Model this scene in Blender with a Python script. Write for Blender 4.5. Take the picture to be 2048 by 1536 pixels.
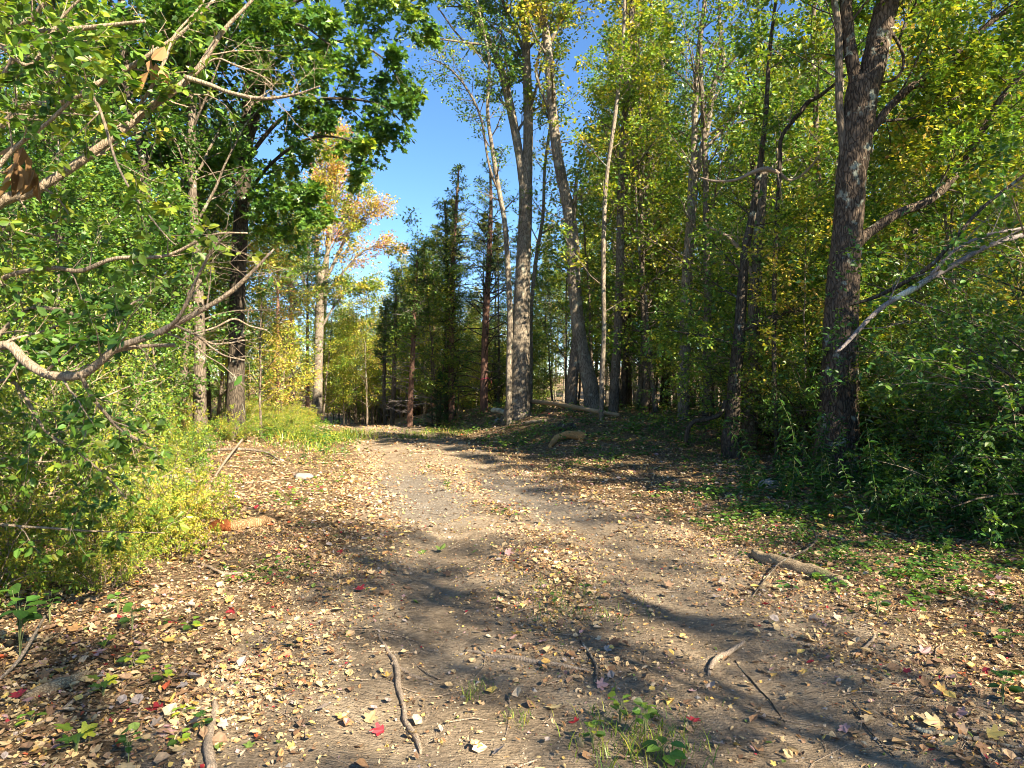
import bpy, math, random
import numpy as np

# ------------------------------------------------------------------ camera, sky, sun, exposure
scene = bpy.context.scene
for o in list(bpy.data.objects):
    bpy.data.objects.remove(o)
COL = scene.collection
CAMZ = 1.6
FPX = 1420.0
cam_data = bpy.data.cameras.new('camera')
cam = bpy.data.objects.new('camera', cam_data)
COL.objects.link(cam)
cam.location = (0, 0, CAMZ)
cam.rotation_euler = (math.radians(90), 0, 0)
cam_data.sensor_width = 36
cam_data.lens = FPX / 2048 * 36
cam_data.clip_start = 0.05
cam_data.clip_end = 2000
scene.camera = cam

SUN_AZ = math.radians(138)      # clockwise from +Y (the view direction)
SUN_EL = math.radians(36)
SUND = np.array([math.sin(SUN_AZ) * math.cos(SUN_EL), math.cos(SUN_AZ) * math.cos(SUN_EL), math.sin(SUN_EL)])
world = bpy.data.worlds.new('World')
scene.world = world
world.use_nodes = True
wn = world.node_tree
for n in list(wn.nodes):
    wn.nodes.remove(n)
w_out = wn.nodes.new('ShaderNodeOutputWorld')
w_bg = wn.nodes.new('ShaderNodeBackground')
w_sky = wn.nodes.new('ShaderNodeTexSky')
w_sky.sky_type = 'NISHITA'
w_sky.sun_disc = False
w_sky.sun_elevation = SUN_EL
w_sky.sun_rotation = SUN_AZ
w_sky.air_density = 0.8
w_sky.dust_density = 0.0
w_sky.ozone_density = 3.6
w_bg.inputs['Strength'].default_value = 0.064
w_hs = wn.nodes.new('ShaderNodeHueSaturation')
w_hs.inputs['Saturation'].default_value = 1.12
wn.links.new(w_sky.outputs[0], w_hs.inputs['Color'])
wn.links.new(w_hs.outputs[0], w_bg.inputs[0])
wn.links.new(w_bg.outputs[0], w_out.inputs[0])

sun_data = bpy.data.lights.new('sun', 'SUN')
sun_data.energy = 5.0
sun_data.angle = math.radians(0.5)
sun_data.color = (1.0, 0.87, 0.66)
sun = bpy.data.objects.new('sun', sun_data)
COL.objects.link(sun)
sun.rotation_euler = (math.radians(90) - SUN_EL, 0, math.pi - SUN_AZ)
# a sun lamp shines along its local -Z: tilt from the zenith toward the sun's azimuth
from mathutils import Vector, Matrix
sun.rotation_euler = Vector(SUND.tolist()).to_track_quat('Z', 'Y').to_euler()

scene.view_settings.view_transform = 'Standard'
scene.view_settings.look = 'None'
scene.view_settings.gamma = 1
scene.view_settings.use_curve_mapping = False
scene.view_settings.exposure = 2.15
try:
    scene.cycles.max_bounces = 4
    scene.cycles.pixel_filter_type = 'BLACKMAN_HARRIS'
    scene.cycles.filter_width = 0.95
    scene.cycles.diffuse_bounces = 3
    scene.cycles.transmission_bounces = 3
except Exception:
    pass

rg = np.random.default_rng(7)
Z = np.array([0., 0., 1.])

# ------------------------------------------------------------------ small maths
def nrm(v):
    return v / np.maximum(np.linalg.norm(v, axis=-1, keepdims=True), 1e-9)

def sstep(a, b, x):
    t = np.clip((np.asarray(x, float) - a) / (b - a), 0, 1)
    return t * t * (3 - 2 * t)

_perm = np.random.default_rng(3).random((256, 256))
def vnoise(x, y):
    xi = np.floor(x).astype(int); yi = np.floor(y).astype(int)
    fx = x - xi; fy = y - yi
    fx = fx * fx * (3 - 2 * fx); fy = fy * fy * (3 - 2 * fy)
    g = lambda a, b: _perm[a & 255, b & 255]
    return (g(xi, yi) * (1 - fx) + g(xi + 1, yi) * fx) * (1 - fy) + (g(xi, yi + 1) * (1 - fx) + g(xi + 1, yi + 1) * fx) * fy

def fbm(x, y, o=4):
    s = 0; a = 0.5
    for i in range(o):
        s = s + a * vnoise(x * 2 ** i + 17 * i, y * 2 ** i + 31 * i); a *= 0.5
    return s

ROAD_Y = [-20, 0, 3, 5.3, 7.3, 9.8, 12.5, 16, 22, 26, 32, 45]
ROAD_X = [0.6, 0.5, 0.45, 0.32, 0.25, -0.40, -1.1, -1.9, -3.5, -4.7, -6.8, -12]
def xc(y):
    return np.interp(y, ROAD_Y, ROAD_X)

def H(x, y, fine=True):
    x = np.asarray(x, float); y = np.asarray(y, float)
    d = x - xc(y)
    h = -0.045 * np.maximum(y - 27, 0) * (1 - sstep(45, 90, y)) - 0.9 * sstep(30, 60, y) * 1.0
    h = h + 0.62 * sstep(2.2, 5.0, d) * sstep(11, 21, y)            # bank right of the track
    h = h + 0.10 * sstep(2.0, 6.0, d)
    h = h + 0.28 * sstep(2.0, 5.0, -d) * sstep(8, 18, y) + 0.06 * sstep(1.8, 3, -d)
    h = h + 7.0 * sstep(25, 110, y) * sstep(2, 60, x) + 3.0 * sstep(60, 160, y)
    a = np.abs(d)
    h = h - 0.055 * np.exp(-((a - 0.9) / 0.32) ** 2)
    h = h + 0.10 * (fbm(x * 0.45 + 5, y * 0.45 + 9, 3) - 0.45)
    if fine:
        off = sstep(1.2, 2.6, a)
        h = h + (0.03 + 0.05 * off) * (fbm(x * 3.1, y * 3.1, 4) - 0.47) + .034 * (fbm(x * 9.7, y * 9.7, 2) - .37)
    return h

def PX(px, py, d):
    return np.array([(px - 1024) / FPX * d, d, CAMZ + (768 - py) / FPX * d])

def to_px(p):
    return 1024 + p[..., 0] / p[..., 1] * FPX, 768 - (p[..., 2] - CAMZ) / p[..., 1] * FPX

def ground_at(px, py):
    """march the pixel's ray to the ground"""
    for d in np.arange(1.5, 80, 0.02):
        p = PX(px, py, d)
        if p[2] <= H(p[0], p[1]):
            return p
    return p

# ------------------------------------------------------------------ mesh plumbing
class Buf:
    def __init__(s):
        s.v = []; s.l = []; s.c = []; s.a = []; s.m = []; s.n = 0; s.sm = []
    def add(s, v, faces, rnd=None, mat=0, smooth=True):
        """v (n,3); faces (f,k) int"""
        v = np.asarray(v, float).reshape(-1, 3)
        faces = np.asarray(faces)
        s.v.append(v); s.l.append((faces + s.n).ravel())
        s.c.append(np.full(len(faces), faces.shape[1])); s.m.append(np.full(len(faces), mat))
        s.sm.append(np.full(len(faces), smooth))
        s.a.append(np.zeros(len(v)) if rnd is None else np.broadcast_to(rnd, (len(v),)))
        s.n += len(v)
    def mesh(s, name, mats):
        me = bpy.data.meshes.new(name)
        v = np.concatenate(s.v); l = np.concatenate(s.l); c = np.concatenate(s.c)
        me.vertices.add(len(v)); me.vertices.foreach_set('co', v.ravel())
        me.loops.add(len(l)); me.loops.foreach_set('vertex_index', l.astype(np.int32))
        me.polygons.add(len(c))
        st = np.concatenate([[0], np.cumsum(c)[:-1]]).astype(np.int32)
        me.polygons.foreach_set('loop_start', st)
        me.polygons.foreach_set('material_index', np.concatenate(s.m).astype(np.int32))
        me.polygons.foreach_set('use_smooth', np.concatenate(s.sm))
        at = me.attributes.new('rnd', 'FLOAT', 'POINT')
        at.data.foreach_set('value', np.concatenate(s.a).astype(np.float32))
        me.update(calc_edges=True)
        for m in (mats if isinstance(mats, (list, tuple)) else [mats]):
            me.materials.append(m)
        return me

def tubes(buf, P, R, s=6, mat=0, ridge=0.0, rng=None, cap=True, flare=None):
    n, k, _ = P.shape
    T = nrm(np.gradient(P, axis=1))
    main = nrm(P[:, -1] - P[:, 0])
    ref = np.where((np.abs(main[:, 2]) > 0.7)[:, None], np.array([[1., 0.13, 0]]), np.array([[0.05, 0, 1.]]))
    u = nrm(np.cross(T, ref[:, None, :])); w = np.cross(T, u)
    a = np.arange(s) / s * 2 * math.pi
    rr = R[:, :, None] * np.ones((1, 1, s))
    if ridge and rng is not None:
        base = rng.normal(0, 1, (n, 1, s))
        for _i in range(2):
            base = base * 0.6 + 0.2 * (np.roll(base, 1, 2) + np.roll(base, -1, 2))
        loc = rng.normal(0, 1, (n, k, s))
        loc[:, 1:] = 0.6 * loc[:, 1:] + 0.4 * loc[:, :-1]
        rr = rr * (1 + ridge * (0.7 * base + 0.8 * loc))
    if flare is not None:   # root flare lobes near the first rings
        f = np.exp(-np.arange(k) / max(1, flare[1]))[None, :, None]
        rr = rr * (1 + f * flare[0] * (0.75 + 0.5 * np.sin(a * 4 + 1.0) + 0.35 * np.sin(a * 7 + 2))[None, None, :])
    V = P[:, :, None, :] + rr[..., None] * (np.cos(a)[None, None, :, None] * u[:, :, None, :] + np.sin(a)[None, None, :, None] * w[:, :, None, :])
    idx = np.arange(n * k * s).reshape(n, k, s)
    A = idx[:, :-1]; B = idx[:, 1:]
    F = np.stack([A, np.roll(A, -1, 2), np.roll(B, -1, 2), B], -1).reshape(-1, 4)
    buf.add(V, F, 0.5, mat)
    if cap and s > 4:
        off = buf.n - n * k * s
        for e in (0, k - 1):
            ids = idx[:, e] if e else idx[:, e, ::-1]
            buf.l.append((ids + off).ravel()); buf.c.append(np.full(n, s)); buf.m.append(np.full(n, mat)); buf.sm.append(np.full(n, False))

def crom(pts, k, cols=3):
    """resample control points (m, c) to k points with a Catmull-Rom spline"""
    P = np.asarray(pts, float)
    m = len(P)
    if m == 2:
        t = np.linspace(0, 1, k)[:, None]
        return P[0] * (1 - t) + P[1] * t
    Q = np.vstack([2 * P[0] - P[1], P, 2 * P[-1] - P[-2]])
    L = np.concatenate([[0], np.cumsum(np.linalg.norm(np.diff(P[:, :3], axis=0), axis=1))])
    u = np.interp(np.linspace(0, L[-1], k), L, np.arange(m))
    i = np.minimum(u.astype(int), m - 2); t = (u - i)[:, None]
    p0, p1, p2, p3 = Q[i], Q[i + 1], Q[i + 2], Q[i + 3]
    return 0.5 * ((2 * p1) + (-p0 + p2) * t + (2 * p0 - 5 * p1 + 4 * p2 - p3) * t ** 2 + (-p0 + 3 * p1 - 3 * p2 + p3) * t ** 3)

def spawn(rng, P, R, m, t0, t1, ang, L, k=4, up=0.0, flat=0.0, rf=0.55, tip=0.25, wob=0.10, sag=0.0, rel=True, side2=False, taper_len=0.4):
    n, kk, _ = P.shape
    t = t0 + (t1 - t0) * (np.arange(m)[None] + rng.random((n, m))) / m
    f = t * (kk - 1); i0 = np.minimum(f.astype(int), kk - 2); ft = (f - i0)[..., None]
    ii = np.arange(n)[:, None]
    p0 = P[ii, i0]; p1 = P[ii, i0 + 1]
    pos = p0 * (1 - ft) + p1 * ft
    T = nrm(p1 - p0)
    r = R[ii, i0] * (1 - ft[..., 0]) + R[ii, i0 + 1] * ft[..., 0]
    ref = np.where((np.abs(T[..., 2:3]) > 0.8), np.array([1., 0, 0]), Z)
    u = nrm(np.cross(T, ref)); w = np.cross(T, u)
    if side2:
        az = np.where(np.arange(m) % 2 == 0, 0.0, math.pi)[None] + rng.normal(0, 0.5 * (1 - flat) + 0.15, (n, m))
    else:
        az = rng.random((n, 1)) * 6.28 + np.arange(m)[None] * 2.4 + rng.normal(0, 0.4, (n, m))
    S = np.cos(az)[..., None] * u + np.sin(az)[..., None] * w
    if flat and not side2:
        S = S * np.array([1, 1, 1 - flat]); S = nrm(S)
    an = ang * (0.75 + 0.5 * rng.random((n, m)))[..., None]
    D = nrm(np.cos(an) * T + np.sin(an) * S + np.array([0, 0, up]))
    pl = np.linalg.norm(np.diff(P, axis=1), axis=2).sum(1)[:, None] if rel else 1.0
    ln = L * pl * (1 - taper_len * t) * (0.65 + 0.7 * rng.random((n, m)))
    out = np.empty((n, m, k, 3)); p = pos; out[:, :, 0] = p
    for j in range(1, k):
        p = p + D * (ln / (k - 1))[..., None]
        out[:, :, j] = p
        D = nrm(D + rng.normal(0, wob, D.shape) + np.array([0, 0, -sag]))
    r0 = np.minimum(r * rf, r * 0.9)
    RR = r0[..., None] * (1 - (1 - tip) * np.linspace(0, 1, k))[None, None]
    return out.reshape(n * m, k, 3), RR.reshape(n * m, k)

# leaf templates: verts (x across, y along, z up) + quads
T_OV = (np.array([[0, 0, 0], [.30, .30, .07], [.24, .70, .05], [0, 1, -.04], [-.24, .70, .05], [-.30, .30, .07]]),
        np.array([[0, 1, 2, 3], [0, 3, 4, 5]]))
T_RH = (np.array([[0, 0, 0], [.34, .45, .08], [0, 1, -.03], [-.34, .45, .08]]), np.array([[0, 1, 2], [0, 2, 3]]))
T_NE = (np.array([[0, 0, 0], [.10, .4, .03], [0, 1, 0], [-.10, .4, .03]]), np.array([[0, 1, 2], [0, 2, 3]]))
# maple leaf: five lobes, folded on the midrib
_mp = [(0, 0), (.16, -.03), (.42, .05), (.30, .22), (.62, .42), (.55, .60), (.24, .56), (.20, .80), (0, 1.05)]
_mv = [(x, y, .16 * x) for x, y in _mp] + [(-x, y, .16 * x) for x, y in _mp[1:-1]]
T_MP = (np.array(_mv), np.array([[0, 1, 2, 3], [0, 3, 6, 8], [3, 4, 5, 6], [6, 7, 8, 8],
                                 [0, 11, 10, 9], [0, 8, 14, 11], [11, 14, 13, 12], [8, 8, 15, 14]]))
_mf = [[0, 1, 2], [0, 2, 3], [0, 3, 6], [3, 4, 5], [3, 5, 6], [0, 6, 8], [6, 7, 8],
       [0, 10, 9], [0, 11, 10], [0, 14, 11], [11, 13, 12], [11, 14, 13], [0, 8, 14], [8, 15, 14]]
T_MP = (np.array(_mv), np.array(_mf))

T_M2 = (np.array([[0, 0, 0], [.42, .05, .06], [.26, .28, .04], [.6, .52, .10], [.22, .62, .03], [0, 1.05, -.05], [-.22, .62, .03], [-.6, .52, .10], [-.26, .28, .04], [-.42, .05, .06]]),
        np.array([[0, 1, 2], [0, 2, 4], [2, 3, 4], [0, 4, 5], [0, 8, 9], [0, 6, 8], [8, 6, 7], [0, 5, 6]]))
def leaves(buf, pos, D, N, S, rnd, tpl=T_OV, width=1.0, mat=0):
    V, F = tpl
    D = nrm(D); X = nrm(np.cross(D, N)); Nn = np.cross(X, D)
    S = np.asarray(S)[:, None, None]
    wd = width if np.isscalar(width) else np.asarray(width)[:, None, None]
    P = pos[:, None, :] + S * (V[None, :, 0:1] * wd * X[:, None, :] + V[None, :, 1:2] * D[:, None, :] + V[None, :, 2:3] * Nn[:, None, :])
    n = len(pos); nv = len(V)
    FF = (F[None] + (np.arange(n) * nv)[:, None, None]).reshape(-1, F.shape[1])
    buf.add(P.reshape(-1, 3), FF, np.repeat(rnd, nv), mat, smooth=False)

def leafset(rng, P, m, size, t0=0.1, spread=0.05, nup=0.8, droop=0.2, clump=0.35, sunb=0.25):
    n, kk, _ = P.shape
    t = t0 + (1 - t0) * rng.random((n, m))
    f = t * (kk - 1); i0 = np.minimum(f.astype(int), kk - 2); ft = (f - i0)[..., None]
    ii = np.arange(n)[:, None]
    p0 = P[ii, i0]; p1 = P[ii, i0 + 1]
    pos = p0 * (1 - ft) + p1 * ft
    T = nrm(p1 - p0)
    side = nrm(rng.normal(0, 1, pos.shape) * np.array([1, 1, .5]))
    D = nrm(T * 0.5 + side + np.array([0, 0, -droop]))
    pos = pos + side * spread * rng.random((n, m, 1))
    N = nrm(Z * nup + rng.normal(0, 0.55, pos.shape) + SUND * sunb)
    S = size * (0.6 + 0.6 * rng.random((n, m)))
    r = np.clip(0.5 + (rng.random((n, 1)) - 0.5) * clump * 2 + (rng.random((n, m)) - 0.5) * 0.6, 0, 1)
    return pos.reshape(-1, 3), D.reshape(-1, 3), N.reshape(-1, 3), S.ravel(), r.ravel()

# ------------------------------------------------------------------ objects
def obj(name, me, parent=None, loc=(0, 0, 0), label=None, cat=None, group=None, kind=None, tint=None, rotz=0):
    o = bpy.data.objects.new(name, me)
    COL.objects.link(o)
    o.location = loc
    if rotz: o.rotation_euler = (0, 0, rotz)
    if parent is not None: o.parent = parent
    if label: o['label'] = label
    if cat: o['category'] = cat
    if group: o['group'] = group
    if kind: o['kind'] = kind
    if tint is not None: o['tint'] = float(tint)
    return o

def retint(root, t):
    for c in root.children: 
        if 'tint' in c: c['tint'] = float(t)

def dup(root, loc, rotz=0, scale=1.0, label=None, group=None, tint=None, kids=None):
    r = root.copy(); COL.objects.link(r)
    r.location = loc; r.rotation_euler = (0, 0, rotz); r.scale = (scale,) * 3 if np.isscalar(scale) else scale
    if label: r['label'] = label
    if group: r['group'] = group
    for ch in (kids if kids is not None else list(root.children)):
        c = ch.copy(); COL.objects.link(c); c.parent = r
        if tint is not None and 'tint' in c: c['tint'] = float(tint)
    return r

# ------------------------------------------------------------------ materials
def mat_new(name):
    m = bpy.data.materials.new(name); m.use_nodes = True
    nt = m.node_tree
    for n in list(nt.nodes): nt.nodes.remove(n)
    return m, nt, nt.nodes.new('ShaderNodeOutputMaterial')

def N_(nt, typ, **kw):
    n = nt.nodes.new(typ)
    for k, v in kw.items():
        if k.startswith('i_'): n.inputs[k[2:].replace('_', ' ')].default_value = v
        else: setattr(n, k, v)
    return n

def ramp(nt, stops, interp='LINEAR'):
    r = nt.nodes.new('ShaderNodeValToRGB'); cr = r.color_ramp; cr.interpolation = interp
    while len(cr.elements) > 1: cr.elements.remove(cr.elements[-1])
    cr.elements[0].position = stops[0][0]; cr.elements[0].color = (*stops[0][1], 1)
    for p, c in stops[1:]:
        e = cr.elements.new(p); e.color = (*c, 1)
    return r

def math_(nt, op, a, b=None, clamp=False):
    n = nt.nodes.new('ShaderNodeMath'); n.operation = op; n.use_clamp = clamp
    for i, v in enumerate((a, b)):
        if v is None: continue
        if isinstance(v, (int, float)): n.inputs[i].default_value = v
        else: nt.links.new(v, n.inputs[i])
    return n.outputs[0]

GREEN = [(0, (.024, .070, .018)), (.2, (.042, .115, .020)), (.4, (.095, .19, .024)), (.52, (.19, .27, .028)),
         (.64, (.37, .36, .035)), (.76, (.52, .37, .09)), (.88, (.54, .27, .13)), (1, (.46, .13, .09))]
def leaf_mat(name, stops, spread=0.34, transl=0.32, rough=0.42, clumpn=0.26, tsat=(1.25, 1.15, .5), spec=0.5, vein=False):
    m, nt, out = mat_new(name); L = nt.links.new
    at = N_(nt, 'ShaderNodeAttribute', attribute_name='rnd')
    ot = N_(nt, 'ShaderNodeAttribute', attribute_name='tint', attribute_type='OBJECT')
    geo = N_(nt, 'ShaderNodeNewGeometry')
    no = N_(nt, 'ShaderNodeTexNoise', i_Scale=0.9, i_Detail=3.0)
    L(geo.outputs['Position'], no.inputs['Vector'])
    v = math_(nt, 'MULTIPLY', math_(nt, 'SUBTRACT', at.outputs['Fac'], 0.5), spread)
    v2 = math_(nt, 'MULTIPLY', math_(nt, 'SUBTRACT', no.outputs['Fac'], 0.5), clumpn * 2.2)
    v = math_(nt, 'ADD', math_(nt, 'ADD', v, v2), ot.outputs['Fac'], True)
    r = ramp(nt, stops); L(v, r.inputs[0])
    # brightness differs leaf to leaf
    wn_ = N_(nt, 'ShaderNodeTexWhiteNoise', noise_dimensions='1D'); L(at.outputs['Fac'], wn_.inputs['W'])
    br = math_(nt, 'ADD', math_(nt, 'MULTIPLY', wn_.outputs['Value'], 0.95), 0.5)
    mul = N_(nt, 'ShaderNodeMix', data_type='RGBA', blend_type='MULTIPLY'); mul.inputs[0].default_value = 1
    L(r.outputs[0], mul.inputs[6]); L(br, mul.inputs[7])
    bs = N_(nt, 'ShaderNodeBsdfPrincipled'); L(mul.outputs[2], bs.inputs['Base Color'])
    bs.inputs['Roughness'].default_value = rough; bs.inputs['Specular IOR Level'].default_value = spec
    tc = N_(nt, 'ShaderNodeMix', data_type='RGBA', blend_type='MULTIPLY'); tc.inputs[0].default_value = 1
    L(mul.outputs[2], tc.inputs[6]); tc.inputs[7].default_value = (*[min(3, c * 1.5) for c in tsat], 1)
    tr = N_(nt, 'ShaderNodeBsdfTranslucent'); L(tc.outputs[2], tr.inputs[0])
    mx = N_(nt, 'ShaderNodeMixShader'); mx.inputs[0].default_value = transl
    L(bs.outputs[0], mx.inputs[1]); L(tr.outputs[0], mx.inputs[2]); L(mx.outputs[0], out.inputs[0])
    return m

M_LEAF = leaf_mat('leaf_broad', GREEN)
M_NEED = leaf_mat('needle_foliage', [(0, (.025, .070, .030)), (.35, (.06, .13, .04)), (.7, (.13, .20, .045)), (1, (.26, .26, .06))], transl=0.25, tsat=(1.1, 1.1, .7), spec=0.25)
M_DRY = leaf_mat('dry_leaf', [(0, (.16, .085, .04)), (.5, (.30, .18, .08)), (1, (.45, .30, .14))], transl=.2, rough=.7, spec=.2)

def fallen_mat():
    cols = [(0.432, 0.288, 0.144), (0.576, 0.42, 0.216), (0.336, 0.192, 0.096), (0.66, 0.504, 0.24), (0.168, 0.096, 0.054), (0.696, 0.432, 0.12), (0.456, 0.312, 0.18), (0.24, 0.144, 0.084), (0.624, 0.48, 0.312), (0.48, 0.264, 0.108), (0.36, 0.3, 0.264), (0.744, 0.528, 0.144), (0.396, 0.252, 0.144), (0.432, 0.264, 0.252), (0.552, 0.408, 0.228), (0.54, 0.12, 0.048), (0.288, 0.18, 0.108), (0.36, 0.036, 0.048), (0.156, 0.228, 0.048)]
    m, nt, out = mat_new('fallen_leaf'); L = nt.links.new
    at = N_(nt, 'ShaderNodeAttribute', attribute_name='rnd')
    ws = [9, 8, 8, 6, 8, 4, 8, 8, 5, 6, 4, 3, 8, 3, 7, 1.0, 7, .5, 2]
    cum = np.concatenate([[0], np.cumsum(ws)[:-1]]) / sum(ws)
    r = ramp(nt, [(float(p), c) for p, c in zip(cum, cols)], 'CONSTANT'); L(at.outputs['Fac'], r.inputs[0])
    tc = N_(nt, 'ShaderNodeTexCoord'); no = N_(nt, 'ShaderNodeTexNoise', i_Scale=60.0, i_Detail=3.0)
    L(tc.outputs['Object'], no.inputs['Vector'])
    br = math_(nt, 'ADD', math_(nt, 'MULTIPLY', no.outputs['Fac'], 1.1), 0.40)
    mul = N_(nt, 'ShaderNodeMix', data_type='RGBA', blend_type='MULTIPLY'); mul.inputs[0].default_value = 1
    L(r.outputs[0], mul.inputs[6]); L(br, mul.inputs[7])
    bs = N_(nt, 'ShaderNodeBsdfPrincipled'); L(mul.outputs[2], bs.inputs['Base Color']); bs.inputs['Roughness'].default_value = .6
    bs.inputs['Specular IOR Level'].default_value = .3
    tr = N_(nt, 'ShaderNodeBsdfTranslucent'); L(mul.outputs[2], tr.inputs[0])
    mx = N_(nt, 'ShaderNodeMixShader'); mx.inputs[0].default_value = .15
    L(bs.outputs[0], mx.inputs[1]); L(tr.outputs[0], mx.inputs[2]); L(mx.outputs[0], out.inputs[0])
    return m, {'tan': (cum[1] + .01), 'red': cum[17] + .001, 'orange': cum[5] + .005, 'yellow': cum[11] + .005, 'mauve': cum[13] + .005,
               'green': cum[18] + .005, 'brown': cum[2] + .01, 'scarlet': cum[15] + .001, 'pale': cum[3] + .005, 'grey': cum[10] + .005}
M_FALL, FALLC = fallen_mat()

def bark_mat(name, dark, light, scale=1.0, lichen=0.0, bump=0.6, stretch=0.22, lichcol=(.34, .37, .30), axis=2):
    m, nt, out = mat_new(name); L = nt.links.new
    tc = N_(nt, 'ShaderNodeTexCoord')
    mp = N_(nt, 'ShaderNodeMapping'); mp.inputs['Scale'].default_value = tuple(scale * (stretch if i == axis else 1) for i in range(3))
    L(tc.outputs['Object'], mp.inputs[0])
    vo = N_(nt, 'ShaderNodeTexVoronoi', feature='DISTANCE_TO_EDGE', i_Scale=26.0); 
    n0 = N_(nt, 'ShaderNodeTexNoise', i_Scale=9.0, i_Detail=4.0); L(mp.outputs[0], n0.inputs['Vector'])
    va = N_(nt, 'ShaderNodeVectorMath', operation='MULTIPLY_ADD'); va.inputs[1].default_value = (.12, .12, .12)
    L(n0.outputs['Color'], va.inputs[0]); L(mp.outputs[0], va.inputs[2]); L(va.outputs[0], vo.inputs['Vector'])
    n1 = N_(nt, 'ShaderNodeTexNoise', i_Scale=30.0, i_Detail=6.0, i_Roughness=.65); L(mp.outputs[0], n1.inputs['Vector'])
    n2 = N_(nt, 'ShaderNodeTexNoise', i_Scale=2.2, i_Detail=3.0); L(tc.outputs['Object'], n2.inputs['Vector'])
    e = math_(nt, 'MULTIPLY', vo.outputs['Distance'], 5.0, True)
    h = math_(nt, 'ADD', math_(nt, 'MULTIPLY', e, .6), math_(nt, 'MULTIPLY', n1.outputs['Fac'], .8))
    r = ramp(nt, [(.25, dark), (.62, tuple((a + b) / 2 for a, b in zip(dark, light))), (1.0, light)]); 
    L(math_(nt, 'MULTIPLY', h, math_(nt, 'ADD', n2.outputs['Fac'], .45)), r.inputs[0])
    col = r.outputs[0]
    if lichen:
        n3 = N_(nt, 'ShaderNodeTexNoise', i_Scale=3.5, i_Detail=5.0, i_Roughness=.6); L(tc.outputs['Object'], n3.inputs['Vector'])
        rr = ramp(nt, [(.62 - lichen * .2, (0, 0, 0)), (.68 - lichen * .2, (1, 1, 1))]); L(n3.outputs['Fac'], rr.inputs[0])
        mx = N_(nt, 'ShaderNodeMix', data_type='RGBA'); L(math_(nt, 'MULTIPLY', rr.outputs[0], .7), mx.inputs[0]); L(col, mx.inputs[6]); mx.inputs[7].default_value = (*lichcol, 1)
        col = mx.outputs[2]
    bs = N_(nt, 'ShaderNodeBsdfPrincipled'); L(col, bs.inputs['Base Color']); bs.inputs['Roughness'].default_value = .9
    bs.inputs['Specular IOR Level'].default_value = .15
    bp = N_(nt, 'ShaderNodeBump', i_Strength=bump, i_Distance=0.02); L(h, bp.inputs['Height']); L(bp.outputs[0], bs.inputs['Normal'])
    L(bs.outputs[0], out.inputs[0])
    return m

M_BARK = bark_mat('bark_grey_brown', (.050, .038, .027), (.20, .16, .12), lichen=.12)
M_BARKP = bark_mat('bark_pale', (.07, .055, .04), (.275, .23, .175), lichen=.2, bump=.6, lichcol=(.34, .33, .26))
M_BARKD = bark_mat('bark_dark', (.020, .016, .012), (.10, .08, .06), lichen=.1)
M_BARKR = bark_mat('bark_reddish', (.07, .04, .03), (.26, .15, .11), stretch=.12)
M_BARKB = bark_mat('bark_big_maple', (.022, .016, .012), (.135, .10, .072), scale=.8, lichen=.12, bump=1.0, stretch=.3)
M_TWIG = bark_mat('honeysuckle_bark', (.13, .095, .065), (.38, .30, .21), scale=3, bump=.4, stretch=.1)
M_DEADG = bark_mat('dead_grey_twig', (.10, .085, .08), (.26, .225, .21), scale=2, bump=.2)
M_ROT = bark_mat('rotten_wood', (.16, .09, .045), (.50, .32, .16), scale=2.0, bump=.8, stretch=.15)
M_LOG = bark_mat('weathered_log', (.13, .088, .05), (.44, .33, .20), scale=3.0, bump=.5, stretch=.06, axis=0, lichen=.05, lichcol=(.16, .18, .07))
M_ORANGE = bark_mat('fresh_cut_wood', (.30, .13, .05), (.66, .40, .17), scale=2, bump=.8)
M_REDROT = bark_mat('red_rotten_wood', (.22, .06, .02), (.50, .17, .06), scale=3, bump=.9)
M_STICK = bark_mat('stick_bark', (.13, .10, .075), (.38, .30, .22), scale=3, bump=.4, stretch=.1)
M_LICH = bark_mat('lichen_bark', (.10, .09, .07), (.42, .43, .37), lichen=.7, bump=.6, lichcol=(.52, .55, .46))
M_GSTEM = bark_mat('green_stem', (.10, .13, .05), (.26, .28, .12), scale=3, bump=.1)

def stone_mat():
    m, nt, out = mat_new('stone'); L = nt.links.new
    tc = N_(nt, 'ShaderNodeTexCoord'); n = N_(nt, 'ShaderNodeTexNoise', i_Scale=14.0, i_Detail=8.0); L(tc.outputs['Object'], n.inputs['Vector'])
    at = N_(nt, 'ShaderNodeAttribute', attribute_name='rnd')
    v = math_(nt, 'ADD', math_(nt, 'MULTIPLY', at.outputs['Fac'], .5), math_(nt, 'MULTIPLY', n.outputs['Fac'], .5))
    r = ramp(nt, [(.2, (.13, .125, .125)), (.55, (.21, .20, .185)), (.8, (.33, .305, .27))]); L(v, r.inputs[0])
    bs = N_(nt, 'ShaderNodeBsdfPrincipled'); L(r.outputs[0], bs.inputs['Base Color']); bs.inputs['Roughness'].default_value = .8
    bp = N_(nt, 'ShaderNodeBump', i_Strength=.4, i_Distance=.02); L(n.outputs['Fac'], bp.inputs['Height']); L(bp.outputs[0], bs.inputs['Normal'])
    L(bs.outputs[0], out.inputs[0]); return m
M_STONE = stone_mat()

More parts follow.
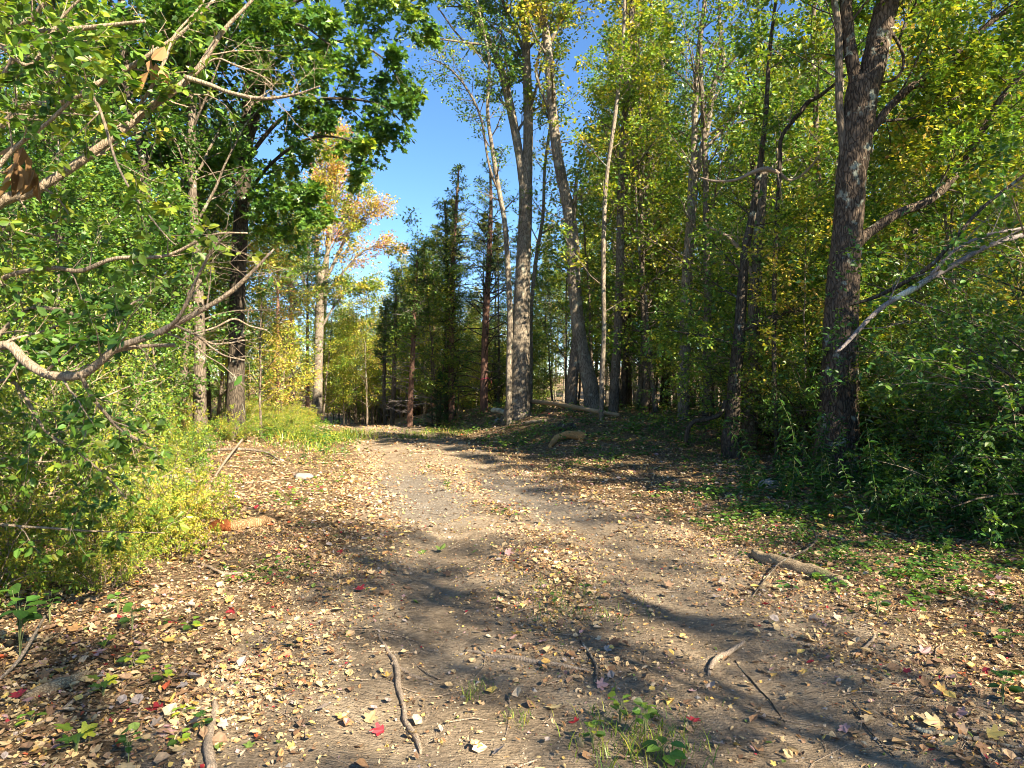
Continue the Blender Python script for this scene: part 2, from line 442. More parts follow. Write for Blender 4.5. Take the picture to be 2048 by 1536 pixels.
def ground_mat():
    m, nt, out = mat_new('forest_floor'); L = nt.links.new
    tc = N_(nt, 'ShaderNodeTexCoord'); geo = N_(nt, 'ShaderNodeNewGeometry')
    pos = geo.outputs['Position']
    trk = N_(nt, 'ShaderNodeAttribute', attribute_name='track'); grv = N_(nt, 'ShaderNodeAttribute', attribute_name='gravel')
    nA = N_(nt, 'ShaderNodeTexNoise', i_Scale=1.6, i_Detail=6.0, i_Roughness=.6); L(pos, nA.inputs['Vector'])
    nB = N_(nt, 'ShaderNodeTexNoise', i_Scale=22.0, i_Detail=8.0, i_Roughness=.7); L(pos, nB.inputs['Vector'])
    nC = N_(nt, 'ShaderNodeTexNoise', i_Scale=110.0, i_Detail=4.0); L(pos, nC.inputs['Vector'])
    vo = N_(nt, 'ShaderNodeTexVoronoi', i_Scale=55.0); L(pos, vo.inputs['Vector'])
    # streaky needles / rootlets
    mp = N_(nt, 'ShaderNodeMapping'); mp.inputs['Scale'].default_value = (14, 90, 14); mp.inputs['Rotation'].default_value = (0, 0, .35); L(pos, mp.inputs[0])
    nD = N_(nt, 'ShaderNodeTexNoise', i_Scale=1.0, i_Detail=3.0); L(mp.outputs[0], nD.inputs['Vector'])
    mp2 = N_(nt, 'ShaderNodeMapping'); mp2.inputs['Scale'].default_value = (80, 12, 14); mp2.inputs['Rotation'].default_value = (0, 0, -.5); L(pos, mp2.inputs[0])
    nE = N_(nt, 'ShaderNodeTexNoise', i_Scale=1.0, i_Detail=3.0); L(mp2.outputs[0], nE.inputs['Vector'])
    dirt = ramp(nt, [(.32, (.15, .112, .074)), (.5, (.33, .255, .175)), (.66, (.52, .42, .30))])
    vv = math_(nt, 'ADD', math_(nt, 'MULTIPLY', nA.outputs['Fac'], .45), math_(nt, 'MULTIPLY', nB.outputs['Fac'], .55)); L(vv, dirt.inputs[0])
    lit = ramp(nt, [(.35, (.055, .035, .02)), (.5, (.19, .13, .075)), (.62, (.42, .31, .18))]); L(math_(nt, 'MULTIPLY', math_(nt, 'ADD', nD.outputs['Fac'], nE.outputs['Fac']), .5), lit.inputs[0])
    gr = ramp(nt, [(.0, (.10, .092, .085)), (.5, (.21, .19, .17)), (1.0, (.40, .37, .32))]); L(vo.outputs['Color'], gr.inputs[0])
    tm = math_(nt, 'MULTIPLY', math_(nt, 'ADD', math_(nt, 'MULTIPLY', trk.outputs['Fac'], 1.6), math_(nt, 'SUBTRACT', nA.outputs['Fac'], .85)), 2.0, True)
    m1 = N_(nt, 'ShaderNodeMix', data_type='RGBA'); L(tm, m1.inputs[0]); L(lit.outputs[0], m1.inputs[6]); L(dirt.outputs[0], m1.inputs[7])
    gm = math_(nt, 'MULTIPLY', math_(nt, 'SUBTRACT', math_(nt, 'ADD', grv.outputs['Fac'], nB.outputs['Fac']), .85), 4.0, True)
    m2 = N_(nt, 'ShaderNodeMix', data_type='RGBA'); L(math_(nt, 'MULTIPLY', gm, .6), m2.inputs[0]); L(m1.outputs[2], m2.inputs[6]); L(gr.outputs[0], m2.inputs[7])
    bs = N_(nt, 'ShaderNodeBsdfPrincipled'); L(m2.outputs[2], bs.inputs['Base Color']); bs.inputs['Roughness'].default_value = .95; bs.inputs['Specular IOR Level'].default_value = .1
    hh = math_(nt, 'ADD', math_(nt, 'MULTIPLY', nB.outputs['Fac'], 1.0), math_(nt, 'ADD', math_(nt, 'MULTIPLY', nC.outputs['Fac'], .3), math_(nt, 'MULTIPLY', nD.outputs['Fac'], .5)))
    bp = N_(nt, 'ShaderNodeBump', i_Strength=1.0, i_Distance=.07); L(hh, bp.inputs['Height']); L(bp.outputs[0], bs.inputs['Normal'])
    L(bs.outputs[0], out.inputs[0]); return m
M_GROUND = ground_mat()

# ------------------------------------------------------------------ ground
def build_ground():
    nx, ny = 310, 370
    u = np.linspace(-1, 1, nx); b = 6.0
    gx = 500 * np.sinh(b * u) / math.sinh(b)
    v = np.linspace(-0.72, 1, ny)
    gy = 4.5 + 700 * np.sinh(6.2 * v) / math.sinh(6.2)
    X, Y = np.meshgrid(gx, gy, indexing='ij')
    Zz = H(X, Y)
    idx = np.arange(nx * ny).reshape(nx, ny)
    F = np.stack([idx[:-1, :-1], idx[1:, :-1], idx[1:, 1:], idx[:-1, 1:]], -1).reshape(-1, 4)
    bf = Buf(); bf.add(np.stack([X, Y, Zz], -1), F)
    me = bf.mesh('ground', M_GROUND)
    d = np.abs(X - xc(Y)); wd = np.interp(Y, [0, 5, 9, 15, 26], [2.2, 1.9, 1.7, 1.5, 1.4])
    track = (1 - sstep(wd - .5, wd + .5, d)) * (1 - 0.55 * np.exp(-(d / .3) ** 2) * sstep(4.5, 7, Y)) * (1 - sstep(30, 40, Y))
    grav = (1 - sstep(1.0, 1.9, d)) * np.exp(-((Y - 10.5) / 2.6) ** 2) * (1 - .7 * np.exp(-(d / .3) ** 2))
    for nme, a in (('track', track), ('gravel', grav)):
        at = me.attributes.new(nme, 'FLOAT', 'POINT'); at.data.foreach_set('value', a.ravel().astype(np.float32))
    return obj('ground', me, kind='structure', label='leaf strewn dirt and forest floor')
ground = build_ground()

# ------------------------------------------------------------------ tree prototypes
def trunk_curve(rng, h, r0, k=14, wob=0.02, lean=(0, 0)):
    z = np.linspace(-0.25, h, k)
    P = np.zeros((1, k, 3)); P[0, :, 2] = z
    w = np.cumsum(rng.normal(0, wob * h / k * 2.2, (k, 2)), 0); w -= w[0]
    P[0, :, 0] = w[:, 0] + lean[0] * z; P[0, :, 1] = w[:, 1] + lean[1] * z
    t = np.clip(z / h, 0, 1)
    R = (r0 * (1 - 0.85 * t ** 0.9) + r0 * .5 * np.exp(-np.maximum(z, 0) / .35))[None]
    return P, R

class Proto: pass
PROTOS = {}
def broad_proto(key, seed, h, r0, cs, spread, n1, n2, n3, nl, size, mat=M_BARK, ang=0.9, up=.35, tpl=T_RH, lean=(0, 0), wob=.02, dead=0, name='broadleaf_tree', width=1.0, sag=-.03):
    rng = np.random.default_rng(seed)
    P, R = trunk_curve(rng, h, r0, lean=lean, wob=wob)
    tb = Buf(); tubes(tb, P, R, 10, ridge=.03, rng=rng)
    P1, R1 = spawn(rng, P, R, n1, cs, .99, ang, spread, 7, up=up, rf=.42, wob=.10, rel=False, sag=sag, taper_len=.55)
    tubes(tb, P1, R1, 5)
    P2, R2 = spawn(rng, P1, R1, n2, .15, 1, .75, .42, 5, up=.08, flat=.5, rf=.55, wob=.12, sag=.0)
    tubes(tb, P2, R2, 4, cap=False)
    P3, R3 = spawn(rng, P2, R2, n3, .1, 1, .7, .5, 4, up=0.0, flat=.6, rf=.5, wob=.14, sag=.05)
    tubes(tb, P3, R3, 3, cap=False)
    if dead:
        Pd, Rd = spawn(rng, P, R, dead, .12, cs + .1, 1.2, spread * .55, 5, up=.0, rf=.25, wob=.16, rel=False, sag=.04)
        tubes(tb, Pd, Rd, 4, cap=False)
        Pe, Re = spawn(rng, Pd, Rd, 4, .3, 1, .8, .4, 4, rf=.5, wob=.15)
        tubes(tb, Pe, Re, 3, cap=False)
    lb = Buf()
    leaves(lb, *leafset(rng, P3, nl, size, spread=.22, t0=.15, droop=.3), tpl=tpl, width=width)
    leaves(lb, *leafset(rng, P2, max(2, nl // 2), size, spread=.18, t0=.5, droop=.3), tpl=tpl, width=width)
    p = Proto(); p.trunk = tb.mesh('trunk', mat); p.crown = lb.mesh('crown', M_LEAF); p.name = name; p.nt = len(p.crown.polygons)
    PROTOS[key] = p
    return p

def conifer_proto(key, seed, h, r0, live, spread, n1, nl, size, mat=M_BARKD, dead=30, deadlen=1.3, name='conifer_tree', droop=.0, topsharp=1.0):
    rng = np.random.default_rng(seed)
    P, R = trunk_curve(rng, h, r0, wob=.006)
    tb = Buf(); tubes(tb, P, R, 9, ridge=.04, rng=rng)
    lb = Buf()
    P1, R1 = spawn(rng, P, R, n1, live, .995, 1.35, spread, 6, up=.12, rf=.3, wob=.07, rel=False, sag=droop, taper_len=0)
    # length shrinks to the top
    base = P1[:, :1]; tt = np.clip(base[:, 0, 2] / h, 0, 1)
    f = np.clip((1 - tt) / (1 - live), 0.04, 1) ** topsharp
    P1 = base + (P1 - base) * f[:, None, None]
    tubes(tb, P1, R1, 4, cap=False)
    P2, R2 = spawn(rng, P1, R1, 9, .15, 1, .9, .38, 4, flat=.8, rf=.5, wob=.08, side2=True)
    tubes(tb, P2, R2, 3, cap=False)
    for Q, m in ((P2, nl), (P1, nl)):
        leaves(lb, *leafset(rng, Q, m, size, spread=.05, t0=.05, droop=.1, nup=1.0), tpl=T_NE, width=1.8)
    if dead:
        Pd, Rd = spawn(rng, P, R, dead, .06, live + .15, 1.45, deadlen, 6, up=.05, rf=.22, wob=.12, rel=False, sag=.02, taper_len=.2)
        tubes(tb, Pd, Rd, 3, cap=False)
        Pe, Re = spawn(rng, Pd, Rd, 5, .2, 1, .8, .4, 4, rf=.5, wob=.14, flat=.4)
        tubes(tb, Pe, Re, 3, cap=False)
    p = Proto(); p.trunk = tb.mesh('trunk', mat); p.crown = lb.mesh('crown', M_NEED); p.name = name; p.nt = len(p.crown.polygons)
    PROTOS[key] = p
    return p

def shrub_proto(key, seed, h, nstem, spread, n2, n3, nl, size, mat=M_TWIG, tpl=T_OV, name='shrub', arch=.12, width=.9):
    rng = np.random.default_rng(seed)
    k = 8
    az = rng.random(nstem) * 6.28; out = rng.random(nstem) * .8 + .3
    D = nrm(np.stack([np.cos(az) * out * spread, np.sin(az) * out * spread, np.ones(nstem) * h], -1))
    P = np.zeros((nstem, k, 3)); p = np.stack([np.cos(az), np.sin(az), np.zeros(nstem)], -1) * .12 + np.array([0, 0, -.05])
    ln = np.hypot(h, spread * .6) * (.7 + .5 * rng.random(nstem))
    for j in range(k):
        P[:, j] = p; p = p + D * (ln / (k - 1))[:, None]
        D = nrm(D + rng.normal(0, .09, D.shape) + np.stack([np.cos(az) * .04, np.sin(az) * .04, np.full(nstem, -arch)], -1))
    R = (.012 + .012 * rng.random(nstem))[:, None] * (1 - .75 * np.linspace(0, 1, k))[None] * (h / 2.2)
    tb = Buf(); tubes(tb, P, R, 5, cap=False)
    P2, R2 = spawn(rng, P, R, n2, .12, 1, .8, .38, 5, up=.1, rf=.55, wob=.12, sag=.05)
    tubes(tb, P2, R2, 4, cap=False)
    P3, R3 = spawn(rng, P2, R2, n3, .1, 1, .8, .5, 4, up=.05, rf=.6, wob=.12, flat=.3, sag=.06)
    tubes(tb, P3, R3, 3, cap=False)
    lb = Buf()
    leaves(lb, *leafset(rng, P3, nl, size, spread=.03, t0=.05, droop=.25), tpl=tpl, width=width)
    leaves(lb, *leafset(rng, P2, nl, size, spread=.03, t0=.2, droop=.25), tpl=tpl, width=width)
    p = Proto(); p.trunk = tb.mesh('stems', mat); p.crown = lb.mesh('foliage', M_LEAF); p.name = name; p.nt = len(p.crown.polygons)
    PROTOS[key] = p
    return p

broad_proto('m1', 11, 17, .17, .34, 3.4, 26, 7, 5, 14, .12, up=.45, dead=8)
broad_proto('m2', 12, 19, .20, .42, 3.8, 24, 7, 5, 14, .12, up=.5, dead=8, mat=M_BARKP)
broad_proto('m3', 13, 15, .13, .25, 2.8, 26, 6, 5, 13, .115, up=.35, dead=6, lean=(.05, .02))
broad_proto('m4', 14, 18, .15, .50, 3.0, 20, 6, 5, 11, .12, up=.5, dead=10, mat=M_BARKP, lean=(-.03, .02))
broad_proto('t1', 15, 15, .13, .22, 3.0, 24, 6, 4, 5, .11, up=.45, dead=14)
broad_proto('t2', 16, 17, .15, .30, 3.6, 22, 6, 4, 5, .12, up=.5, dead=16, mat=M_BARKP)
broad_proto('d1', 17, 14, .14, .12, 3.2, 30, 6, 4, 3, .10, up=.35, dead=24, mat=M_BARKD, lean=(.04, .0), wob=.03)
broad_proto('s1', 21, 5.2, .035, .18, 1.9, 22, 5, 4, 10, .085, up=.15, name='sapling', ang=1.1, sag=.03)
broad_proto('s2', 22, 7.0, .05, .15, 2.2, 24, 6, 4, 10, .09, up=.12, name='sapling', ang=1.15, lean=(.06, -.03), sag=.03)
broad_proto('s3', 23, 3.6, .025, .12, 1.5, 18, 5, 4, 9, .075, up=.2, name='sapling', ang=1.1)
conifer_proto('c1', 31, 15, .17, .42, 2.5, 80, 14, .15, dead=34, deadlen=1.6)
conifer_proto('c2', 32, 13, .13, .5, 1.9, 64, 12, .15, dead=46, deadlen=1.5, mat=M_BARKR)
conifer_proto('c3', 33, 11, .10, .70, 1.4, 34, 11, .14, dead=60, deadlen=1.5, mat=M_BARK)
conifer_proto('c5', 35, 13, .12, .38, 2.1, 44, 9, .15, dead=50, deadlen=1.7, mat=M_BARK, topsharp=.55)
conifer_proto('c4', 34, 3.0, .05, .03, 1.0, 60, 10, .09, dead=0, name='young_evergreen')
shrub_proto('b1', 41, 2.4, 13, 1.9, 10, 6, 15, .055)
shrub_proto('b2', 42, 3.1, 14, 2.3, 10, 6, 15, .06)
shrub_proto('b3', 43, 1.3, 12, 1.1, 8, 5, 13, .05)
shrub_proto('b4', 44, 3.0, 14, 2.2, 10, 6, 14, .06, mat=M_BARKD)

def place(key, x, y, rot=0, s=1.0, tint=.35, label='', cat='tree', group=None, dz=0.0, crown=True, name=None):
    p = PROTOS[key]
    root = obj(name or p.name, None, loc=(x, y, float(H(x, y)) - .04 + dz), label=label, cat=cat, group=group, rotz=rot)
    root.scale = (s, s, s) if np.isscalar(s) else s
    obj('trunk' if cat == 'tree' else 'stems', p.trunk, root)
    if crown: obj('crown' if cat == 'tree' else 'foliage', p.crown, root, tint=tint)
    return root

# ------------------------------------------------------------------ hero trees traced from their places
class Hero:
    """stems given in photo pixels at a distance d from the camera; widths in pixels"""
    def __init__(s, name, label, base_px, d, cat='tree', group=None, seed=1):
        bx, by = base_px
        s.rng = np.random.default_rng(seed); s.d = d
        x = (bx - 1024) / FPX * d
        s.o = np.array([x, d, float(H(x, d))])
        s.root = obj(name, None, loc=s.o, label=label, cat=cat, group=group)
        s.P = {}
    def stem(s, key, pts, mat, part='trunk', k=40, sides=14, ridge=.04, ground=False, label=None, flare=None, buf=None, dj=0.0):
        q = []
        for p in pts:
            x, y, w = p[:3]; dd = p[3] if len(p) > 3 else s.d
            a = PX(x, y, dd)
            q.append([*a, w / FPX * dd / 2])
        q = np.array(q)
        if ground:
            g = q[0].copy(); g[2] = s.o[2] - .25
            if q[0][2] > s.o[2] + .15:
                q = np.vstack([g, q])
            else:
                q[0][2] = s.o[2] - .25
        C = crom(q, k)
        P = C[None, :, :3] - s.o; R = np.maximum(C[None, :, 3], .002)
        b = buf or Buf()
        tubes(b, P, R, sides, ridge=ridge, rng=s.rng, flare=flare)
        s.P[key] = (P, R)
        if buf is None:
            return obj(part, b.mesh(part, mat), s.root, label=label)
    def twigs(s, keys, levels, mat, leafargs=None, part='branches', tint=.35, tpl=T_RH, leafmat=None, crownname='crown', width=1.0, keepleaf=False):
        b = Buf(); cur = None; lb = Buf()
        for key in keys:
            P, R = s.P[key]
            for i, lv in enumerate(levels):
                P, R = spawn(s.rng, P, R, **lv)
                tubes(b, P, R, 5 if i == 0 else 3, cap=False)
                if leafargs and i >= len(levels) - 2:
                    a = dict(leafargs)
                    if i == len(levels) - 2: a['m'] = max(1, a['m'] // 2); a['t0'] = .4
                    leaves(lb, *leafset(s.rng, P, **a), tpl=tpl, width=width)
        o = obj(part, b.mesh(part, mat), s.root, kind='stuff')
        if leafargs:
            obj(crownname, lb.mesh(crownname, leafmat or M_LEAF), s.root, tint=tint)
        return o

LV = lambda m, t0, t1, ang, L, k=5, **kw: dict(m=m, t0=t0, t1=t1, ang=ang, L=L, k=k, **kw)

# 1 the double-forked pale tree right of the track
h = Hero('forked_tree', 'tall pale grey tree forking high up, largest trunk just right of the track', (1034, 835), 23, seed=101)
h.stem('main', [(1036, 840, 56), (1038, 780, 44), (1041, 690, 38), (1044, 600, 33), (1048, 500, 29), (1051, 430, 27), (1052, 372, 27)], M_BARKP, ground=True, k=70, sides=20, flare=(.25, 5))
h.stem('left', [(1051, 385, 22), (1042, 330, 18), (1030, 260, 17), (1015, 190, 17), (1000, 130, 14), (978, 80, 12), (950, 30, 10), (930, -10, 8), (900, -70, 6)], M_BARKP, part='limb', label='left fork of the trunk')
h.stem('right', [(1053, 385, 22), (1056, 300, 20), (1056, 200, 19), (1052, 100, 17), (1052, 0, 15), (1062, -140, 10), (1058, -230, 6)], M_BARKP, part='limb', label='right fork of the trunk')
h.stem('b1', [(1052, 110, 8), (1020, 40, 8), (1005, 0, 6), (990, -60, 4)], M_BARK, part='limb', k=16, sides=7)
h.stem('b2', [(1052, 120, 6), (1010, 95, 5), (930, 85, 4, 22), (860, 75, 3, 21.5), (810, 70, 2, 21)], M_BARK, part='limb', k=20, sides=6)
h.stem('b3', [(1000, 130, 5), (930, 85, 4), (880, 20, 3), (882, 14, 2.5), (940, 12, 2)], M_BARK, part='limb', k=16, sides=6)
h.twigs(['left', 'right', 'b1'], [LV(13, .22, 1, .8, 2.3, 6, rel=False, up=.3, rf=.4), LV(6, .2, 1, .8, .45), LV(4, .2, 1, .8, .5, 4)], M_BARK, dict(m=12, size=.12, spread=.15), tint=.42)
h.twigs(['b2'], [LV(12, .2, 1, .9, .9, 5, rel=False), LV(5, .2, 1, .8, .5, 4)], M_BARK, dict(m=4, size=.10, spread=.1), tint=.45)

# 1b the thin pale companion stem on its left
h = Hero('slender_tree', 'thin pale crooked tree standing close left of the big forked trunk', (1018, 838), 22.4, seed=102)
h.stem('main', [(1018, 838, 14), (1018, 740, 13), (1020, 640, 12), (1016, 540, 11), (1010, 450, 10), (998, 380, 9), (985, 300, 8), (975, 220, 7), (978, 120, 6), (960, 30, 5), (940, -60, 4)], M_BARKP, ground=True, k=60, sides=10)
h.stem('l', [(1000, 390, 6), (978, 330, 5), (960, 230, 5), (925, 165, 4), (890, 130, 3), (862, 118, 2)], M_BARK, part='limb', k=20, sides=6)
h.twigs(['main', 'l'], [LV(16, .45, 1, .9, 1.5, 5, rel=False, up=.1, rf=.4), LV(6, .2, 1, .8, .45), LV(3, .2, 1, .8, .5, 4)], M_BARK, dict(m=5, size=.09, spread=.12), tint=.40)
# 1c thin stem right
h = Hero('slender_tree', 'very thin pale curving stem leaning right behind the big forked trunk', (1060, 822), 23.6, seed=103)
h.stem('main', [(1060, 822, 9), (1062, 700, 8), (1062, 620, 8), (1072, 520, 8), (1086, 430, 7), (1090, 330, 6), (1105, 200, 5), (1100, 60, 4)], M_BARKP, ground=True, k=50, sides=8)
h.twigs(['main'], [LV(16, .4, 1, .9, 1.4, 5, rel=False, up=.1, rf=.4), LV(5, .2, 1, .8, .45), LV(3, .2, 1, .8, .5, 4)], M_DEADG, dict(m=5, size=.09, spread=.12), tint=.5)
# dead twig tangle hanging on the fork
h = Hero('twin_trunk_tree', 'pale tree bending left with two dark trunks joined low down', (1190, 838), 22, seed=104)
h.stem('main', [(1192, 840, 38), (1182, 780, 32), (1168, 720, 28), (1156, 650, 26), (1148, 560, 26), (1145, 480, 25), (1137, 420, 23), (1124, 360, 21), (1112, 290, 20), (1103, 200, 19), (1096, 100, 17), (1083, 20, 15), (1070, -60, 11), (1060, -200, 6)], M_BARKP, ground=True, k=90, sides=18, flare=(.2, 4))
h.stem('second', [(1140, 828, 26), (1144, 770, 23), (1152, 700, 21), (1158, 650, 19)], M_BARK, part='trunk', k=24, ground=True)
h.stem('snag', [(1143, 470, 9), (1150, 400, 9), (1153, 352, 5)], M_BARKP, part='limb', k=10, sides=8)
h.stem('b1', [(1110, 250, 8), (1090, 200, 7), (1072, 140, 6), (1090, 60, 5), (1080, 0, 4)], M_BARK, part='limb', k=16, sides=7)
h.stem('b2', [(1097, 90, 6), (1130, 30, 6), (1150, 0, 5), (1175, -50, 4)], M_BARK, part='limb', k=12, sides=7)
h.twigs(['main', 'b1', 'b2'], [LV(12, .55, 1, .8, 2.2, 6, rel=False, up=.3, rf=.35), LV(6, .2, 1, .8, .45), LV(4, .2, 1, .8, .5, 4)], M_BARK, dict(m=9, size=.12, spread=.15), tint=.56)
h.twigs(['main'], [LV(6, .35, .6, 1.2, 1.6, 6, rel=False, up=-.2, rf=.12), LV(7, .1, 1, .9, .5, wob=.2), LV(3, .2, 1, .8, .5, 4)], M_TWIG, None, part='dead_twigs')

h = Hero('grey_tree', 'straight grey trunk with bark dappled by sun, first right of the twin trunks', (1227, 832), 21, seed=105)
h.stem('main', [(1226, 834, 22), (1230, 760, 19), (1236, 660, 17), (1240, 560, 17), (1241, 440, 15), (1243, 340, 14), (1252, 200, 12), (1262, 60, 10), (1264, -60, 8), (1270, -200, 5)], M_BARK, ground=True, k=70, sides=14)
h.twigs(['main'], [LV(22, .4, 1, .9, 2.0, 6, rel=False, up=.2, rf=.35), LV(6, .2, 1, .8, .45), LV(4, .2, 1, .8, .5, 4)], M_BARK, dict(m=4, size=.12, spread=.15), tint=.5)
h = Hero('slender_tree', 'thin stem rising beside the twin trunks, its foot in green plants', (1200, 858), 19, seed=106)
h.stem('main', [(1202, 862, 11), (1204, 760, 10), (1208, 660, 9), (1207, 560, 9), (1208, 450, 9), (1214, 350, 8), (1232, 220, 8), (1246, 90, 7), (1250, -40, 5), (1258, -160, 4)], M_BARKP, ground=True, k=60, sides=9)
h.stem('l', [(1225, 260, 5), (1240, 160, 4), (1275, 120, 3), (1300, 90, 2)], M_BARKP, part='limb', k=12, sides=6)
h.twigs(['main', 'l'], [LV(12, .2, 1, 1.1, 1.5, 5, rel=False, up=.1, rf=.3), LV(5, .2, 1, .8, .45), LV(4, .2, 1, .8, .5, 4)], M_BARK, dict(m=9, size=.11, spread=.15, nup=1.3), tint=.52)
h = Hero('dark_trunk_tree', 'dark trunk with a wavy outline between two paler stems right of centre', (1245, 838), 25, seed=107)
h.stem('main', [(1246, 835, 13), (1252, 700, 12), (1256, 560, 12), (1248, 420, 12), (1252, 300, 14), (1262, 200, 12), (1268, 100, 11), (1272, -40, 9), (1270, -160, 5)], M_BARKD, ground=True, k=60, sides=10)
h.twigs(['main'], [LV(20, .4, 1, .9, 2.0, 6, rel=False, up=.2, rf=.35), LV(6, .2, 1, .8, .45), LV(4, .2, 1, .8, .5, 4)], M_BARK, dict(m=8, size=.12, spread=.15), tint=.55)
for (bx, by, dd, lab, pts, mt) in [
    (1285, 838, 24, 'thin dark tree in the shade, right of the grey dappled trunk', [(1285, 838, 11), (1288, 700, 10), (1290, 500, 9), (1296, 300, 8), (1300, 100, 7), (1306, -60, 4)], M_BARKD),
    (1335, 830, 27, 'thin dark tree standing well inside the woods right of centre', [(1335, 838, 12), (1330, 700, 10), (1322, 500, 10), (1318, 300, 8), (1326, 100, 7), (1330, -60, 4)], M_BARKD)]:
    h = Hero('slender_tree', lab, (bx, by), dd, seed=int(bx))
    h.stem('main', pts, mt, ground=True, k=50, sides=9)
    h.twigs(['main'], [LV(24, .3, 1, 1.0, 1.7, 6, rel=False, up=.2, rf=.35), LV(5, .2, 1, .8, .45), LV(4, .2, 1, .8, .5, 4)], M_BARK, dict(m=7, size=.12, spread=.15), tint=.5)

# twin trunk at px 1380
h = Hero('v_forked_tree', 'pale tree forking in a narrow V, in front of the sky gaps', (1368, 850), 19, seed=108)
h.stem('main', [(1366, 860, 24), (1370, 700, 22), (1374, 560, 21), (1382, 440, 20), (1388, 340, 20)], M_BARKP, ground=True, k=50, sides=14)
h.stem('left', [(1387, 360, 14), (1389, 280, 13), (1392, 180, 12), (1400, 80, 10), (1412, -10, 8), (1420, -120, 5)], M_BARKP, part='limb')
h.stem('right', [(1390, 360, 15), (1404, 300, 13), (1418, 240, 11), (1428, 170, 10), (1448, 130, 8), (1440, 60, 7), (1440, -20, 6), (1450, -120, 4)], M_BARKP, part='limb')
h.stem('r2', [(1408, 300, 7), (1440, 265, 6), (1478, 215, 5), (1482, 200, 3)], M_BARKP, part='limb', k=14, sides=7)
h.twigs(['left', 'right'], [LV(11, .1, 1, .9, 2.0, 6, rel=False, up=.2, rf=.35), LV(6, .2, 1, .8, .45), LV(4, .2, 1, .8, .5, 4)], M_BARK, dict(m=4, size=.11, spread=.15), tint=.42)

# big dark maple on the right
h = Hero('big_maple', 'biggest trunk of the picture, dark rough barked tree forking near the top right', (1676, 900), 11.5, seed=109)
h.stem('main', [(1672, 930, 88), (1678, 800, 72), (1682, 640, 64), (1688, 540, 60), (1696, 450, 55), (1703, 350, 56), (1716, 260, 58), (1722, 200, 60), (1728, 160, 56)], M_BARKB, ground=True, k=150, sides=46, ridge=.035, flare=(.2, 8))
h.stem('left', [(1722, 215, 32), (1712, 160, 27), (1702, 110, 25), (1694, 50, 24), (1690, -20, 22), (1680, -140, 16), (1650, -300, 8)], M_BARKB, part='limb', k=50, sides=22, ridge=.035, label='left limb of the fork')
h.stem('right', [(1724, 215, 44), (1742, 150, 46), (1754, 100, 46), (1766, 40, 44), (1780, -20, 42), (1800, -140, 30), (1840, -330, 14)], M_BARKB, part='limb', k=60, sides=30, ridge=.035, label='thick right limb of the fork')
h.stem('sidestem', [(1688, 330, 15), (1684, 260, 15), (1678, 200, 14), (1678, 100, 14), (1676, 50, 14), (1667, -10, 12), (1655, -120, 8)], M_BARK, part='limb', k=30, sides=12, label='slim stem hugging the left side of the trunk')
h.stem('lift', [(1712, 285, 20), (1745, 258, 17), (1778, 215, 15), (1815, 180, 15), (1860, 148, 13), (1900, 120, 12), (1945, 75, 11), (1990, 38, 10), (2048, -5, 8), (2120, -60, 5)], M_BARKB, part='limb', k=50, sides=12, label='long straight limb slanting up to the right')
h.stem('low', [(1700, 500, 30), (1722, 478, 22), (1760, 450, 19), (1800, 425, 18), (1850, 405, 17), (1895, 370, 15), (1930, 320, 14), (1965, 260, 13), (2000, 200, 12), (2040, 150, 10), (2100, 60, 7)], M_BARKB, part='limb', k=60, sides=12, label='lowest limb, curving up to the right')
h.stem('wigg', [(1775, 60, 7), (1790, 75, 7), (1806, 110, 6), (1804, 140, 6), (1786, 160, 5), (1762, 165, 4)], M_BARKD, part='vine', k=24, sides=8)
h.stem('wigg2', [(1798, 80, 6), (1812, 45, 6), (1835, 0, 5), (1850, -40, 4)], M_BARKD, part='limb', k=12, sides=8)
h.stem('mid', [(1720, 245, 8), (1790, 240, 6), (1850, 230, 5), (1920, 190, 3)], M_BARKD, part='limb', k=18, sides=7)
h.stem('lft', [(1690, 60, 6), (1720, 20, 6), (1745, -10, 5), (1780, -60, 3)], M_BARKD, part='limb', k=12, sides=7)
h.twigs(['lift', 'low', 'mid', 'wigg2'], [LV(12, .2, 1, .9, 1.3, 6, rel=False, up=.1, rf=.3), LV(6, .2, 1, .8, .45), LV(4, .2, 1, .8, .5, 4)], M_BARKD, dict(m=9, size=.10, spread=.12, nup=1.2), tint=.45)
h.twigs(['left', 'right', 'sidestem'], [LV(12, .35, 1, 1.0, 1.9, 6, rel=False, up=.2, rf=.2), LV(6, .2, 1, .8, .45), LV(4, .2, 1, .8, .5, 4)], M_BARKD, dict(m=9, size=.11, spread=.12), tint=.46)

# dark vine and arching grapevine left of the maple
h = Hero('woody_vine', 'dark twisted vine looping between the trees left of the big maple', (1556, 880), 13, cat='vine', seed=110)
h.stem('a', [(1552, 850, 9), (1548, 700, 9), (1550, 520, 9), (1556, 400, 8), (1560, 325, 8), (1562, 280, 8), (1575, 255, 8), (1600, 225, 9), (1618, 203, 9), (1640, 192, 7), (1665, 172, 6), (1690, 150, 5)], M_BARKD, part='stem', k=70, sides=8, ridge=.1, ground=True)
h.stem('b', [(1400, 355, 3), (1430, 362, 5), (1470, 360, 6), (1505, 345, 8), (1530, 338, 10), (1556, 345, 8), (1580, 360, 5), (1610, 345, 5), (1640, 310, 4)], M_STICK, part='stem', k=50, sides=8, label='pale arching branch of the vine')
h.twigs(['b', 'a'], [LV(8, .5, 1, 1.1, .8, 5, rel=False, rf=.4), LV(3, .2, 1, .8, .5, 4)], M_STICK, dict(m=7, size=.085, spread=.05), tint=.42, crownname='foliage', tpl=T_OV)
h = Hero('shaggy_snag', 'short broken shaggy barked trunk under the arching branch', (1518, 850), 14.5, seed=111)
